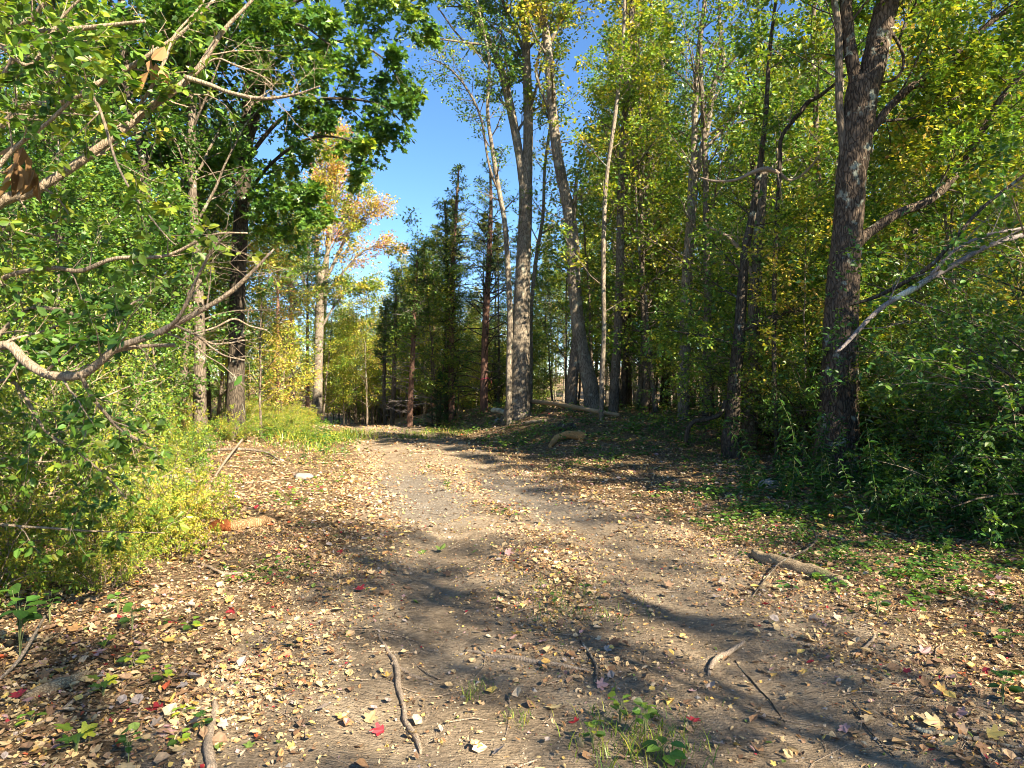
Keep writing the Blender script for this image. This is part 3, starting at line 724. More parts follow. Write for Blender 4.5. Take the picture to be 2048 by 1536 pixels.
h.stem('m', [(1500, 870, 30), (1505, 700, 26), (1512, 560, 22), (1520, 440, 20), (1528, 340, 15)], M_BARK, k=50, sides=16, ridge=.08, ground=True)
h.stem('b', [(1528, 345, 12), (1545, 340, 6), (1560, 342, 3)], M_STICK, part='limb', k=8, sides=8)
h.stem('c', [(1510, 560, 10), (1480, 500, 8), (1450, 470, 6), (1420, 455, 4)], M_STICK, part='limb', k=14, sides=8)
h.twigs(['m', 'c'], [LV(12, .2, .95, 1.1, 1.2, 5, rel=False, rf=.2), LV(5, .2, 1, .8, .5, 4)], M_STICK, None, part='dead_twigs')
# shaggy trunk by the right woods' edge with a root-like branch
h = Hero('shaggy_tree', 'shaggy dark trunk at the woods edge with a branch arching to the ground', (1466, 884), 13.5, seed=112)
h.stem('m', [(1462, 890, 38), (1466, 830, 30), (1470, 760, 26), (1478, 680, 24), (1484, 600, 20), (1492, 500, 17), (1510, 400, 13), (1530, 250, 10), (1540, 100, 8), (1560, -60, 5)], M_BARKD, k=70, sides=20, ridge=.09, ground=True)
h.stem('root', [(1452, 800, 9), (1440, 828, 9), (1415, 838, 9), (1390, 842, 9), (1376, 858, 9), (1372, 885, 8)], M_BARKD, part='limb', k=24, sides=9, label='branch arching left down to the ground')
h.stem('r', [(1480, 660, 9), (1520, 640, 8), (1580, 625, 6), (1640, 615, 4)], M_BARKD, part='limb', k=20, sides=8)
h.stem('q', [(1476, 690, 8), (1420, 676, 6), (1380, 668, 4), (1340, 660, 3)], M_BARKD, part='limb', k=16, sides=7)
h.twigs(['m', 'r', 'q'], [LV(12, .25, 1, 1.1, 1.4, 5, rel=False, rf=.3), LV(6, .2, 1, .8, .45), LV(4, .2, 1, .8, .5, 4)], M_BARKD, dict(m=9, size=.07, spread=.08, nup=1.3), tint=.44, tpl=T_OV)

# leaning dead branch with pale lichen
h = Hero('leaning_branch', 'grey dead branch with a pale lichen patch leaning up to the right picture edge', (1690, 760), 8.5, cat='branch', seed=113)
h.stem('m', [(1672, 705, 5), (1690, 690, 7), (1722, 655, 8), (1760, 618, 9), (1800, 592, 10), (1850, 562, 10), (1900, 535, 10), (1960, 500, 10), (2010, 480, 10), (2048, 470, 10), (2150, 430, 10), (2300, 380, 9)], M_DEADG, part='main_stem', k=60, sides=10, ridge=.12)
h.stem('p', [(1782, 601, 8), (1796, 594, 12), (1830, 575, 12.5), (1856, 559, 11), (1866, 553, 8)], M_LICH, part='lichen_patch', k=14, sides=10, ridge=.1)
h.stem('n', [(1700, 610, 6, 8.9), (1760, 590, 8, 8.9), (1850, 540, 9, 8.8), (1900, 490, 8, 8.8), (1960, 420, 7, 8.9), (2048, 350, 6, 9)], M_BARKD, part='side_branch', k=30, sides=8)
h.stem('o', [(1860, 552, 7), (1910, 500, 6), (1975, 470, 6), (2048, 455, 5), (2120, 430, 4)], M_DEADG, part='side_branch', k=30, sides=8)
h.twigs(['m', 'n', 'o'], [LV(9, .05, 1, .8, .8, 5, rel=False, rf=.35), LV(5, .2, 1, .8, .5, 4)], M_DEADG, None, part='dead_twigs')

# cedars and pines right of the gap
for i, (bx, by, dd, lab, pts, mt) in enumerate([
    (969, 802, 27, 'straight reddish trunk with a pink ribbon tied round it', [(968, 806, 17), (969, 720, 15), (972, 640, 14), (976, 560, 12), (980, 470, 10), (982, 400, 7), (980, 330, 4)], M_BARKR),
    (904, 806, 28, 'brown conifer trunk wrapped in green vine leaves', [(903, 808, 13), (902, 720, 12), (903, 600, 12), (906, 500, 10), (912, 420, 7), (918, 330, 3)], M_BARKR),
    (892, 800, 29, 'thin dark conifer trunk left beside the vine wrapped one', [(893, 804, 11), (892, 700, 10), (895, 580, 9), (893, 470, 7), (890, 400, 4)], M_BARKD),
    (822, 848, 27, 'slim brown trunk standing forward at the right edge of the track', [(819, 852, 13), (822, 780, 11), (826, 700, 10), (828, 640, 8), (832, 560, 6), (836, 500, 3)], M_BARKR),
    (786, 842, 30, 'grey trunk with dense dead twigs left of the slim brown trunk', [(784, 850, 10), (788, 760, 9), (790, 680, 8), (792, 600, 5), (795, 540, 3)], M_BARK),
    (771, 842, 32, 'thin pale grey trunk at the left of the dead twig thicket', [(771, 850, 8), (768, 780, 7), (770, 700, 6), (772, 600, 3)], M_BARK)]):
    h = Hero('conifer_tree', lab, (bx, by), dd, seed=200 + i)
    h.stem('m', pts, mt, ground=True, k=50, sides=10)
    hh = [1.9, 1.7, 1.3, 1.1, 1.0, .9][i]
    h.twigs(['m'], [LV(60, .10, .80, 1.35, hh * .9, 6, rel=False, rf=.2, wob=.12), LV(5, .2, 1, .8, .4, 4, wob=.15)], M_DEADG if i > 1 else M_BARKD, None, part='dead_branches')
    h.twigs(['m'], [LV(36, .42 if i < 3 else .5, .995, 1.1, hh * 1.15, 6, rel=False, rf=.25, up=.1, wob=.16, taper_len=.75), LV(9, .1, 1, .9, .36, 4, flat=.7)], M_BARKD, dict(m=8, size=.14, spread=.08), tpl=T_NE, leafmat=M_NEED, tint=.55, width=1.7)
    if i == 0:
        # pink ribbon
        a = np.linspace(0, 2 * math.pi, 25)
        z0 = PX(0, 758, 27)[2] - h.o[2]
        rb = Buf(); cx = PX(969, 758, 27)[0] - h.o[0]
        rad = .165
        ring = np.stack([np.stack([cx + rad * np.cos(a), rad * np.sin(a), z0 + dz + .04 * np.cos(a + .5)], -1) for dz in (-.018, .018)], 0).reshape(-1, 3)
        F = [[j, j + 1, j + 26, j + 25] for j in range(24)]
        rb.add(ring, F)
        tail = crom([[cx + .15, -.08, z0, 0], [cx + .25, -.12, z0 - .06, 0], [cx + .27, -.10, z0 - .2, 0]], 6)[:, :3]
        rb.add(np.vstack([tail - [0, 0, .018], tail + [0, 0, .018]]), [[j, j + 1, j + 7, j + 6] for j in range(5)])
        m, nt, out = mat_new('pink_ribbon'); bs = N_(nt, 'ShaderNodeBsdfPrincipled'); bs.inputs['Base Color'].default_value = (.75, .12, .16, 1); nt.links.new(bs.outputs[0], out.inputs[0])
        obj('ribbon', rb.mesh('ribbon', m), None, loc=h.root.location, label='pink ribbon tied round the reddish trunk', cat='ribbon')
    if i == 1:
        rng = h.rng; P, R = h.P['m']
        lb = Buf(); a = leafset(rng, P[:, :36], 900, .11, spread=.38, t0=.02)
        leaves(lb, *a, tpl=T_OV)
        vs = Buf(); t = np.linspace(0, 1, 40); vz = P[0, :36][np.linspace(0, 35, 40).astype(int)]
        vp = vz + np.stack([.13 * np.cos(t * 14), .13 * np.sin(t * 14), 0 * t], -1); tubes(vs, vp[None], np.full((1, 40), .012), 5)
        vn = obj('climbing_vine', None, None, loc=h.root.location, label='leafy green vine climbing the brown conifer trunk', cat='vine')
        obj('stem', vs.mesh('stem', M_BARK), vn); obj('foliage', lb.mesh('foliage', M_LEAF), vn, tint=.28)

# left: dark trunk maple whose crown overhangs the track
h = Hero('overhanging_maple', 'maple with a nearly black trunk whose green crown hangs over the track at upper left', (473, 868), 17, seed=121)
h.stem('main', [(470, 872, 42), (471, 800, 34), (473, 720, 31), (474, 640, 29), (476, 560, 29), (480, 480, 28), (485, 400, 27), (492, 300, 26), (498, 200, 24), (506, 100, 22), (512, 0, 20), (525, -140, 14), (540, -330, 6)], M_BARKD, ground=True, k=110, sides=22, flare=(.2, 5))
h.stem('m2', [(494, 300, 15), (515, 220, 15), (530, 120, 14), (540, 30, 13), (550, -60, 10), (580, -200, 5)], M_BARKD, part='limb', k=30, sides=12)
limbs = dict(
    l1=[(500, 190, 9), (560, 120, 8, 16.5), (640, 85, 6, 16), (720, 90, 5, 15.5), (775, 125, 3, 15.3), (800, 170, 2, 15.2)],
    l2=[(492, 320, 9), (560, 240, 8, 16.5), (640, 200, 6, 16), (720, 200, 5, 15.5), (770, 215, 3, 15.3), (800, 240, 2, 15.2)],
    l3=[(488, 400, 8), (540, 330, 7, 16), (610, 280, 6, 15.5), (680, 275, 4, 15), (725, 300, 3, 14.8), (720, 330, 2, 14.8)],
    l4=[(512, 60, 9), (580, 10, 8, 16.5), (680, -30, 6, 16), (780, -10, 5, 15.6), (840, 20, 3, 15.4), (850, 50, 2, 15.3)],
    l5=[(495, 260, 8), (430, 180, 7, 16), (350, 130, 6, 15), (280, 100, 4, 14.5), (200, 90, 3, 14)],
    l6=[(487, 380, 8), (430, 330, 7, 16), (370, 300, 5, 15), (300, 290, 4, 14.5)],
    l7=[(483, 440, 7), (530, 420, 6, 16), (580, 400, 4, 15), (630, 410, 3, 14.5)],
    l8=[(512, 20, 9), (440, -60, 8, 16), (330, -90, 6, 15), (200, -80, 4, 14)],
    l9=[(505, 120, 9), (540, 60, 7, 15), (600, 50, 5, 13.5), (660, 90, 4, 13)],
    l10=[(500, 180, 8), (480, 80, 7, 15), (420, 20, 5, 13.5), (360, 10, 4, 13)])
for kx, pp in limbs.items():
    h.stem(kx, pp, M_BARKD, part='limb', k=24, sides=7)
h.twigs(list(limbs), [LV(11, .2, 1, .85, 1.15, 6, rel=False, up=.05, rf=.4, flat=.3, sag=.05), LV(6, .15, 1, .8, .48, 5, sag=.06), LV(3, .2, 1, .8, .5, 4, sag=.08)], M_BARKD, dict(m=11, size=.115, spread=.14, nup=.8), tint=.35, tpl=T_M2)
h.twigs(['main', 'm2'], [LV(10, .45, 1, .9, 1.8, 6, rel=False, up=.2, rf=.3), LV(6, .2, 1, .8, .45), LV(4, .2, 1, .8, .5, 4)], M_BARKD, dict(m=9, size=.115, spread=.12), tint=.34, crownname='upper_crown', part='upper_branches')
# torn branch hanging at the trunk
# other left trunks
for i, (bx, by, dd, lab, pts, mt, tint) in enumerate([
    (412, 868, 19, 'mid sized dark trunk just left of the nearly black one', [(412, 872, 24), (410, 780, 21), (408, 700, 20), (406, 620, 19), (400, 500, 17), (392, 380, 15), (380, 240, 13), (370, 100, 11), (360, -60, 8)], M_BARKD, .34),
    (362, 868, 16, 'brown trunk half hidden in the thicket left of the dark trunks', [(362, 874, 16), (366, 780, 14), (372, 690, 13), (378, 600, 12), (386, 470, 11), (400, 330, 10), (410, 180, 8), (420, 0, 5)], M_BARK, .32),
    (275, 870, 14, 'thick dark trunk seen through the leaves at the left', [(262, 880, 30), (268, 780, 26), (276, 700, 24), (285, 600, 22), (292, 460, 21), (288, 330, 19), (270, 240, 18), (252, 160, 17), (245, 60, 15), (240, -80, 10)], M_BARKD, .34),
    (330, 870, 18, 'dark leaning trunk behind the sunlit honeysuckle', [(322, 872, 17), (330, 740, 16), (340, 600, 14), (352, 470, 14), (345, 360, 12), (330, 200, 10), (325, 60, 8), (310, -60, 5)], M_BARKD, .3),
    (125, 870, 13, 'thick shaded trunk behind the sunlit branches at the far left', [(110, 880, 34), (118, 700, 30), (122, 520, 26), (118, 360, 24), (105, 180, 22), (100, 20, 19), (90, -120, 12)], M_BARKD, .36)]):
    h = Hero('woodland_tree', lab, (bx, by), dd, seed=300 + i)
    h.stem('m', pts, mt, ground=True, k=60, sides=14, ridge=.05)
    h.twigs(['m'], [LV(26, .25, 1, 1.0, 1.7, 6, rel=False, up=.15, rf=.3), LV(6, .2, 1, .8, .45), LV(4, .2, 1, .8, .5, 4)], M_BARK, dict(m=6, size=.12, spread=.15), tint=tint)

# far peach and orange tree
h = Hero('autumn_tree', 'far tree turning peach and orange with many pale upright limbs', (640, 845), 38, seed=131)
h.stem('m', [(633, 860, 22), (636, 760, 18), (638, 680, 17), (640, 600, 16), (642, 540, 14)], M_BARKP, ground=True, k=30)
oran = dict(a=[(640, 600, 10), (632, 500, 8), (640, 420, 6), (650, 340, 4), (655, 290, 2)],
            b=[(642, 560, 9), (660, 480, 8), (672, 400, 6), (676, 340, 4), (690, 300, 2)],
            c=[(642, 580, 8), (680, 500, 6), (705, 440, 5), (718, 390, 3), (722, 370, 2)],
            d=[(644, 600, 7), (690, 540, 5), (730, 500, 4), (765, 490, 3), (788, 492, 2)],
            e=[(640, 640, 7), (600, 540, 6), (600, 470, 5), (615, 400, 3)],
            f=[(676, 480, 6), (710, 450, 5), (735, 430, 3), (755, 420, 2)],
            g=[(640, 660, 6), (670, 610, 4), (700, 580, 3), (735, 572, 2)])
for kx, pp in oran.items(): h.stem(kx, pp, M_BARKP, part='limb', k=18, sides=7)
h.twigs(['a', 'b', 'e'], [LV(16, .15, 1, .6, 2.3, 5, rel=False, up=.3, rf=.4), LV(6, .2, 1, .7, .45), LV(4, .2, 1, .8, .5, 4)], M_BARKP, dict(m=8, size=.14, spread=.35), tint=.66)
h.twigs(['c', 'g'], [LV(14, .3, 1, .6, 1.5, 5, rel=False, up=.2, rf=.4), LV(6, .2, 1, .7, .45), LV(4, .2, 1, .8, .5, 4)], M_BARKP, dict(m=6, size=.15, spread=.2), tint=.56, crownname='yellow_crown', part='yellow_branches')
h.twigs(['d', 'f'], [LV(14, .25, 1, .6, 1.6, 5, rel=False, up=.2, rf=.4), LV(6, .2, 1, .7, .45), LV(4, .2, 1, .8, .5, 4)], M_BARKP, dict(m=5, size=.13, spread=.25), tint=.76, crownname='orange_crown', part='orange_branches')
h2 = Hero('autumn_tree', 'pink and red tree top showing above the peach tree', (652, 850), 44, seed=132)
h2.stem('m', [(640, 860, 12), (645, 700, 10), (655, 500, 8), (660, 380, 6), (666, 280, 3)], M_BARK, ground=True, k=30)
h2.twigs(['m'], [LV(22, .62, 1, .9, 2.2, 5, rel=False, up=.2, rf=.4), LV(6, .2, 1, .7, .45), LV(4, .2, 1, .8, .5, 4)], M_BARK, dict(m=8, size=.17, spread=.2), tint=.9)

# ------------------------------------------------------------------ filler woods
def cands(n, x0, x1, y0, y1, dmin, seed, ok):
    rng = np.random.default_rng(seed); out = []
    for _ in range(n * 40):
        x = rng.uniform(x0, x1); y = rng.uniform(y0, y1)
        if not ok(x, y): continue
        if all((x - a) ** 2 + (y - b) ** 2 > dmin ** 2 for a, b in out):
            out.append((x, y))
            if len(out) >= n: break
    return out
rr = random.Random(5)
def inview(x, y, m=1.5): return y > 1 and abs(x) < .735 * y + m

SEEN = {}
def where(x, y):
    px_ = 1024 + x / y * FPX
    for lim, t in ((120, 'at the left picture edge'), (300, 'behind the left honeysuckle'), (440, 'just left of the black trunk'), (560, 'just right of the black trunk'),
                   (660, 'beside the peach coloured tree'), (760, 'below the strip of sky'), (900, 'left of the vine wrapped trunk'), (1000, 'near the ribboned trunk'),
                   (1130, 'behind the big forked trunk'), (1210, 'behind the twin trunks'), (1320, 'behind the dappled grey trunk'), (1440, 'behind the v forked tree'),
                   (1600, 'beside the woody vine'), (1760, 'around the big maple'), (1900, 'right of the big maple'), (9999, 'at the right picture edge')):
        if px_ < lim: return t
def tone(t):
    return 'dark green' if t < .31 else 'green' if t < .41 else 'yellow green' if t < .51 else 'yellowing' if t < .59 else 'golden'
def auto(kind, x, y, t, far=''):
    return '%s %s %s%s' % (tone(t), kind, far, where(x, y))
# right woods, near part
rw = cands(46, 3, 26, 15, 36, 1.9, 61, lambda x, y: inview(x, y, 3) and x > 3.6 + max(0, 20 - y) * .4 and not (abs(x - 5.3) < 1.5 and y < 14) and x - xc(y) > 7.5)
for x, y in rw:
    k = rr.choice(['m1', 'm2', 'm3', 'm4', 'm3', 'c1', 't1', 't2', 't2'])
    if 16.0 < x * .656 + y * .755 < 21.0: k = rr.choice(['t1', 't2', 't1', 'm4'])
    if 16.6 < x * .656 + y * .755 < 19.2: k = 't1'
    if 19.3 < x * .743 + y * .669 < 22.5 and x < 9: k = 't1'
    px_ = 1024 + x / y * FPX
    if px_ > 1450 and rr.random() < .35: k = 'd1'
    t = rr.choice([.32, .37, .42, .46, .52, .58])
    kd = {'c1': 'needled evergreen', 'm1': 'tall brown barked tree', 'm2': 'tall pale barked tree', 'm3': 'slender brown barked tree', 'm4': 'slender pale barked tree', 't1': 'sparsely leaved brown barked tree', 't2': 'sparsely leaved pale barked tree', 'd1': 'nearly bare dark branched tree'}[k]
    place(k, x, y, rr.random() * 6.28, rr.uniform(.75, 1.05), t, auto(kd, x, y, t, 'inside the woods '), group='trees filling the right woods')
# right woods, far part
for x, y in cands(100, -8, 60, 38, 80, 2.4, 62, lambda x, y: inview(x, y, 3) and x > 2.0):
    k = rr.choice(['m1', 'm2', 'm3', 'm4', 'c1'])
    t = rr.choice([.38, .44, .5, .56, .62])
    place(k, x, y, rr.random() * 6.28, rr.uniform(.75, 1.1), t, auto('distant tree', x, y, t, 'far back '), group='distant trees behind the right woods')
# centre stand of cedars
for x, y in cands(26, -13, 3.5, 29, 56, 1.3, 63, lambda x, y: -.245 < x / y < .02 and x > xc(y) + 2.0 and ((x / y > -.115 and y < 37 and not 18.2 < x * .743 + y * .669 < 21.8) or (x / y < -.11 and y > 45))):
    k = rr.choice(['c3', 'c3', 'c2', 'c5', 'c5'])
    if 19.4 < x * .743 + y * .669 < 22.8 and y < 40: k = 'c3'
    px_ = 1024 + x / y * FPX
    place(k, x, y, rr.random() * 6.28, rr.uniform(.8, 1.0) * (.78 if px_ < 800 else .95 if px_ < 870 else .9), rr.uniform(.45, 1.0), {'c5': 'ragged crowned', 'c2': 'red barked', 'c3': 'thin twiggy'}[k] + ' conifer in the dark stand ' + where(x, y), group='conifers right of the sky gap')
# far centre and left centre
for x, y in cands(64, -50, 6, 46, 90, 2.2, 64, lambda x, y: -.34 < x / y < .06 or (-.75 < x / y < -.34 and y > 55)):
    k = rr.choice(['s2', 'm3', 's1'])
    px_ = 1024 + x / y * FPX
    s = {'s2': 1.15, 's1': 1.3, 'm3': .62}[k]
    t = rr.choice([.42, .5, .56, .6])
    place(k, x, y, rr.random() * 6.28, s * rr.uniform(.85, 1.1), t, auto('distant tree', x, y, t, 'beyond the track end '), group='distant trees beyond the track')
for i in range(26):
    px_ = rr.uniform(560, 1010) if i > 11 else 645 + i * 11; d = rr.uniform(40, 62) if i > 11 else 40 + (i % 4) * 4; x = (px_ - 1024) / FPX * d
    t = rr.choice([.46, .52, .57, .6])
    place(rr.choice(['s1', 's2', 's1']), x, d, rr.random() * 6.28, rr.uniform(1.0, 1.35), t, auto('small tree', x, d, t, 'glowing in the sun '), group='sunlit small trees at the track end')
for i in range(16):
    px_ = rr.uniform(830, 1330); d = rr.uniform(27, 38); x = (px_ - 1024) / FPX * d; t = rr.choice([.36, .42, .48, .52])
    place(rr.choice(['s1', 's2', 's3']), x, d, rr.random() * 6.28, rr.uniform(.8, 1.1), t, auto('sapling', x, d, t, 'in the shade '), group='saplings behind the forked trees')
for i in range(24):
    px_ = rr.uniform(770, 1010); d = rr.uniform(30, 38) if px_ > 870 else rr.uniform(46, 58); x = (px_ - 1024) / FPX * d; t = rr.choice([.36, .42, .46, .5, .56])
    if 18.2 < x * .743 + d * .669 < 22.8 and px_ > 870: continue
    place(rr.choice(['m3', 's2', 'm3']), x, d, rr.random() * 6.28, rr.uniform(.8, 1.1) * (.6 if px_ < 820 else .75 if px_ < 870 else .66), t, auto('broadleaf tree', x, d, t, 'among the conifers '), group='broadleaf trees among the conifers')
for i, (px_, d, k, s_, t) in enumerate([(1310, 21, 's2', 1.4, .46), (1425, 24, 's1', 1.6, .48), (1190, 24, 's2', 1.3, .52), (1490, 15, 's3', 1.3, .44), (1560, 17, 's1', 1.5, .42),
                                      (1600, 20, 's2', 1.5, .46), (1130, 27, 's1', 1.4, .45), (1350, 26, 's2', 1.6, .5), (1800, 15, 's2', 1.3, .42), (1900, 13, 's1', 1.4, .40), (1980, 16, 's2', 1.5, .44), (1240, 28, 's2', 1.7, .54), (1520, 25, 's2', 1.8, .5)]):
    x = (px_ - 1024) / FPX * d
    place(k, x, d, rr.random() * 6.28, s_, t, auto({'s1': 'bushy understory maple', 's2': 'tall understory maple', 's3': 'low understory maple'}[k], x, d, t, 'with layered sprays '), group='understory maples of the right woods')
for i in range(34):
    px_ = rr.uniform(600, 1010); d = rr.uniform(34, 56); x = (px_ - 1024) / FPX * d; t = rr.choice([.46, .5, .54, .58])
    if (x - xc(d) < 1.5 and d < 40) or (px_ < 790 and d < 50): continue
    k = rr.choice(['b2', 'b4', 's3'])
    place(k, x, d, rr.random() * 6.28, rr.uniform(1.0, 1.5), t, auto('bush', x, d, t, 'in the far undergrowth '), cat='shrub', group='far bushes under the trees at the track end')
for i in range(14):
    px_ = 762 + i * 9 + rr.uniform(-4, 4); d = rr.uniform(45, 56); x = (px_ - 1024) / FPX * d; k = rr.choice(['c5', 'c1', 'c5'])
    hgt = np.interp(px_, [755, 800, 870, 900], [5.5, 9.5, 13, 14]); s_ = hgt * d / 48 / {'c5': 13, 'c1': 15}[k]
    place(k, x, d, rr.random() * 6.28, s_, rr.uniform(.6, 1.0), {'c5': 'ragged', 'c1': 'full'}[k] + ' evergreen in the row stepping down to the sky gap', group='evergreen row at the sky gap')
# left woods
for x, y in cands(34, -34, -6, 13, 46, 2.2, 65, lambda x, y: inview(x, y, 3) and x / y < -.40 and x < xc(y) - 4.5):
    k = rr.choice(['m1', 'm2', 'm3', 'm3'])
    t = rr.choice([.26, .32, .38, .44, .5])
    place(k, x, y, rr.random() * 6.28, rr.uniform(.7, 1.0), t, auto({'m1': 'stout tree', 'm2': 'tall pale barked tree', 'm3': 'slender tree'}[k], x, y, t, 'in the left woods '), group='trees filling the left woods')
# hemlock and slim trees at px 540-620
for (px_, d, k, s, t, lab) in [(585, 30, 'c1', .78, .5, 'dark hemlock left of the peach coloured tree'), (556, 27, 'c2', .75, .55, 'slim hemlock between the black trunk and the bigger hemlock'), (615, 33, 'c2', .8, .6, 'thin evergreen touching the peach coloured tree on its left'),
                          (540, 34, 'm3', .8, .4, 'green tree filling the gap right of the black trunk'), (600, 42, 'm3', .75, .5, 'yellow green tree behind the hemlocks')]:
    place(k, (px_ - 1024) / FPX * d, d, rr.random() * 6, s, t, lab)

# saplings both sides
for x, y in cands(70, 3, 28, 12, 40, 1.3, 66, lambda x, y: inview(x, y, 1) and x > 4.3 + max(0, 16 - y) * .2 and x - xc(y) > 6.0 and not (y > 13 and y < 26 and 1310 < 1024 + x / y * FPX < 1500)):
    t = rr.choice([.34, .39, .43, .48, .53, .6]); k = rr.choice(['s1', 's2', 's3', 's1'])
    place(k, x, y, rr.random() * 6.28, rr.uniform(.7, 1.15), t, auto({'s1': 'bushy sapling', 's2': 'tall leaning sapling', 's3': 'low sapling'}[k], x, y, t, 'in the understory '), group='saplings in the right woods')
for x, y in cands(44, -28, -5, 12, 42, 1.3, 67, lambda x, y: inview(x, y, 1) and x < xc(y) - 3.0 and (x / y > -.37 or y < 30) and not (y < 18 and abs(1024 + x / y * FPX - 475) < 110)):
    px_ = 1024 + x / y * FPX
    t = rr.choice([.52, .58, .64, .70]) if px_ > 480 else rr.choice([.38, .44, .5])
    place(rr.choice(['s1', 's3', 's3', 's2']) if px_ < 560 else 's3', x, y, rr.random() * 6.28, rr.uniform(.7, 1.1), t, auto('sapling', x, y, t, 'left of the track ' if y < 24 else 'farther back at left '), group='saplings left of the track' if px_ > 480 else 'saplings behind the honeysuckle')

for i in range(20):
    d = rr.uniform(8.5, 16); px_ = rr.uniform(-60, 440 - 2100 / d); x = (px_ - 1024) / FPX * d; t = rr.choice([.26, .32, .38, .43, .48])
    k = rr.choice(['s1', 's3', 's2', 's1'])
    place(k, x, d, rr.random() * 6.28, rr.uniform(.65, 1.0), t, auto({'s1': 'bushy', 's2': 'tall', 's3': 'low'}[k] + ' sapling', x, d, t, 'amid the tangle ' if d < 12 else 'deep in the tangle '), group='saplings behind the honeysuckle')
# shrubs
def shrubs(lst, labelf, group):
    for x, y, k, s, t in lst:
        place(k, x, y, rr.random() * 6.28, s, t, auto({'b1': 'rounded ', 'b2': 'tall ', 'b3': 'low ', 'b4': 'twiggy '}[k] + labelf, x, y, t, '' if y < 14 else 'farther '), cat='shrub', group=group)
L_ = [(-3.9, 5.6, 'b1', .95, .47), (-3.7, 6.9, 'b1', .8, .46), (-5.3, 7.6, 'b2', .95, .45), (-5.4, 6.2, 'b2', 1.0, .42), (-4.9, 8.6, 'b3', .9, .46), (-6.6, 9.6, 'b2', .85, .42),
      (-7.0, 11.0, 'b1', .7, .50), (-8.4, 11.5, 'b2', .9, .4), (-8.4, 12.8, 'b3', 1.2, .48), (-8.0, 14, 'b2', 1, .46), (-9.0, 16.5, 'b1', .9, .48),
      (-3.4, 5.0, 'b3', .8, .50), (-4.4, 4.6, 'b2', .9, .42), (-3.0, 6.3, 'b3', .62, .5), (-8.6, 10.5, 'b2', 1.2, .36), (-7.4, 8.2, 'b2', 1.2, .36), (-3.35, 7.6, 'b3', .7, .5), (-2.75, 6.4, 'b3', .62, .54), (-3.0, 7.1, 'b3', .7, .5), (-2.7, 5.3, 'b3', .5, .52), (-6.1, 13.6, 'b3', .9, .44), (-5.4, 12.4, 'b3', .8, .46), (-7.1, 15.6, 'b3', .9, .48), (-5.9, 16.2, 'b3', .7, .52), (-4.6, 10.2, 'b3', .6, .46)]
for i, (x, y, k, s, t) in enumerate(L_):
    place(k, x - .35, y, rr.random() * 6.28, (s * .66, s * .66, s * .95), t + .04, auto({'b1': 'rounded', 'b2': 'tall', 'b3': 'low'}[k] + ' sunlit honeysuckle', x, y, t, '%s ' % ('nearest the path' if x > -3.8 else 'in front' if y < 8 else 'in the middle' if y < 12 else 'at the back')), cat='shrub', group='honeysuckle shrubs left of the track')

shrubs([(x, y, rr.choice(['b3', 'b3', 'b3']), rr.uniform(.4, .7), rr.choice([.5, .55, .6])) for x, y in
        cands(16, -12, -6, 18, 32, 1.2, 68, lambda x, y: x < xc(y) - 2.4 and x > xc(y) - 6)], 'bush along the far track', 'low bushes along the far track')
R_ = cands(50, 3.8, 20, 7.5, 26, .95, 69, lambda x, y: inview(x, y, 1) and x > np.interp(y, [6, 8, 10, 14, 22], [6.6, 5.7, 5.3, 5.4, 6.4]) and (x - xc(y) > 5) and not (y > 12 and 1290 < 1024 + x / y * FPX < 1520))
shrubs([(x, y, rr.choice(['b1', 'b2', 'b4', 'b4']), rr.uniform(.7, 1.1), rr.choice([.32, .38, .44, .48, .54])) for x, y in R_], 'shaded shrub', 'shrubs in the right thicket')
shrubs([(5.9, 6.6, 'b4', .8, .28), (6.8, 7.6, 'b4', 1.1, .3), (5.2, 7.6, 'b3', 1.0, .28), (7.4, 9, 'b2', 1.3, .32), (8.4, 8.6, 'b4', 1.4, .3)], 'shrub near the viewpoint', 'dark shrubs at the right edge')
place('c4', (880 - 1024) / FPX * 27, 27, 1.0, .72, .15, 'small dark evergreen bush at the foot of the conifers', cat='tree')

# trees behind and right of the viewpoint: they shade the scene
BEHIND = [(8.0, -4.3, 't1', .8), (7.4, -7.0, 't2', .75), (12.3, -9.8, 't2', .9), (9.6, -11.5, 't1', .9), (10.5, -6.5, 't2', .85), (14.5, -5.0, 't1', 1.0), (9.5, 2.6, 'm3', .8), (13, 2.5, 't2', .9), (17, -1, 'm3', 1.0),
          (8.8, 6.5, 'm3', .8), (12.5, 7, 't2', .85), (17, -10, 't2', 1.), (5.5, -10, 't1', .85), (21, -6, 't2', 1.0), (18, 4, 'm2', .9), (11, -12, 't2', .9), (16.5, 9.5, 't1', .9), (22, 13, 't2', .9), (12.2, -1.2, 't1', .9), (15.2, 13, 't1', .9), (8.5, -4.6, 's2', 1.0), (13.0, -8.2, 't1', 1.0), (9.2, -9.6, 't2', .8)]
for x, y, k, s in BEHIND:
    place(k, x, y, rr.random() * 6.28, s, .4, 'leafy tree standing right of and behind the viewpoint', group='trees beside the viewpoint')

# ------------------------------------------------------------------ near honeysuckle with leaves one by one
LEAFMESH = {}
def leaf_mesh(kind, r, tpl, mat, width=1.0, curl=0.0):
    key = (kind, round(r, 3))
    if key not in LEAFMESH:
        b = Buf(); V, F = tpl; V = V.copy(); V[:, 0] *= width
        V[:, 2] += curl * (V[:, 1] - .4) ** 2 + curl * .8 * V[:, 0] ** 2
        b.add(V, F, r, smooth=False)
        LEAFMESH[key] = b.mesh('leaf', mat)
    return LEAFMESH[key]

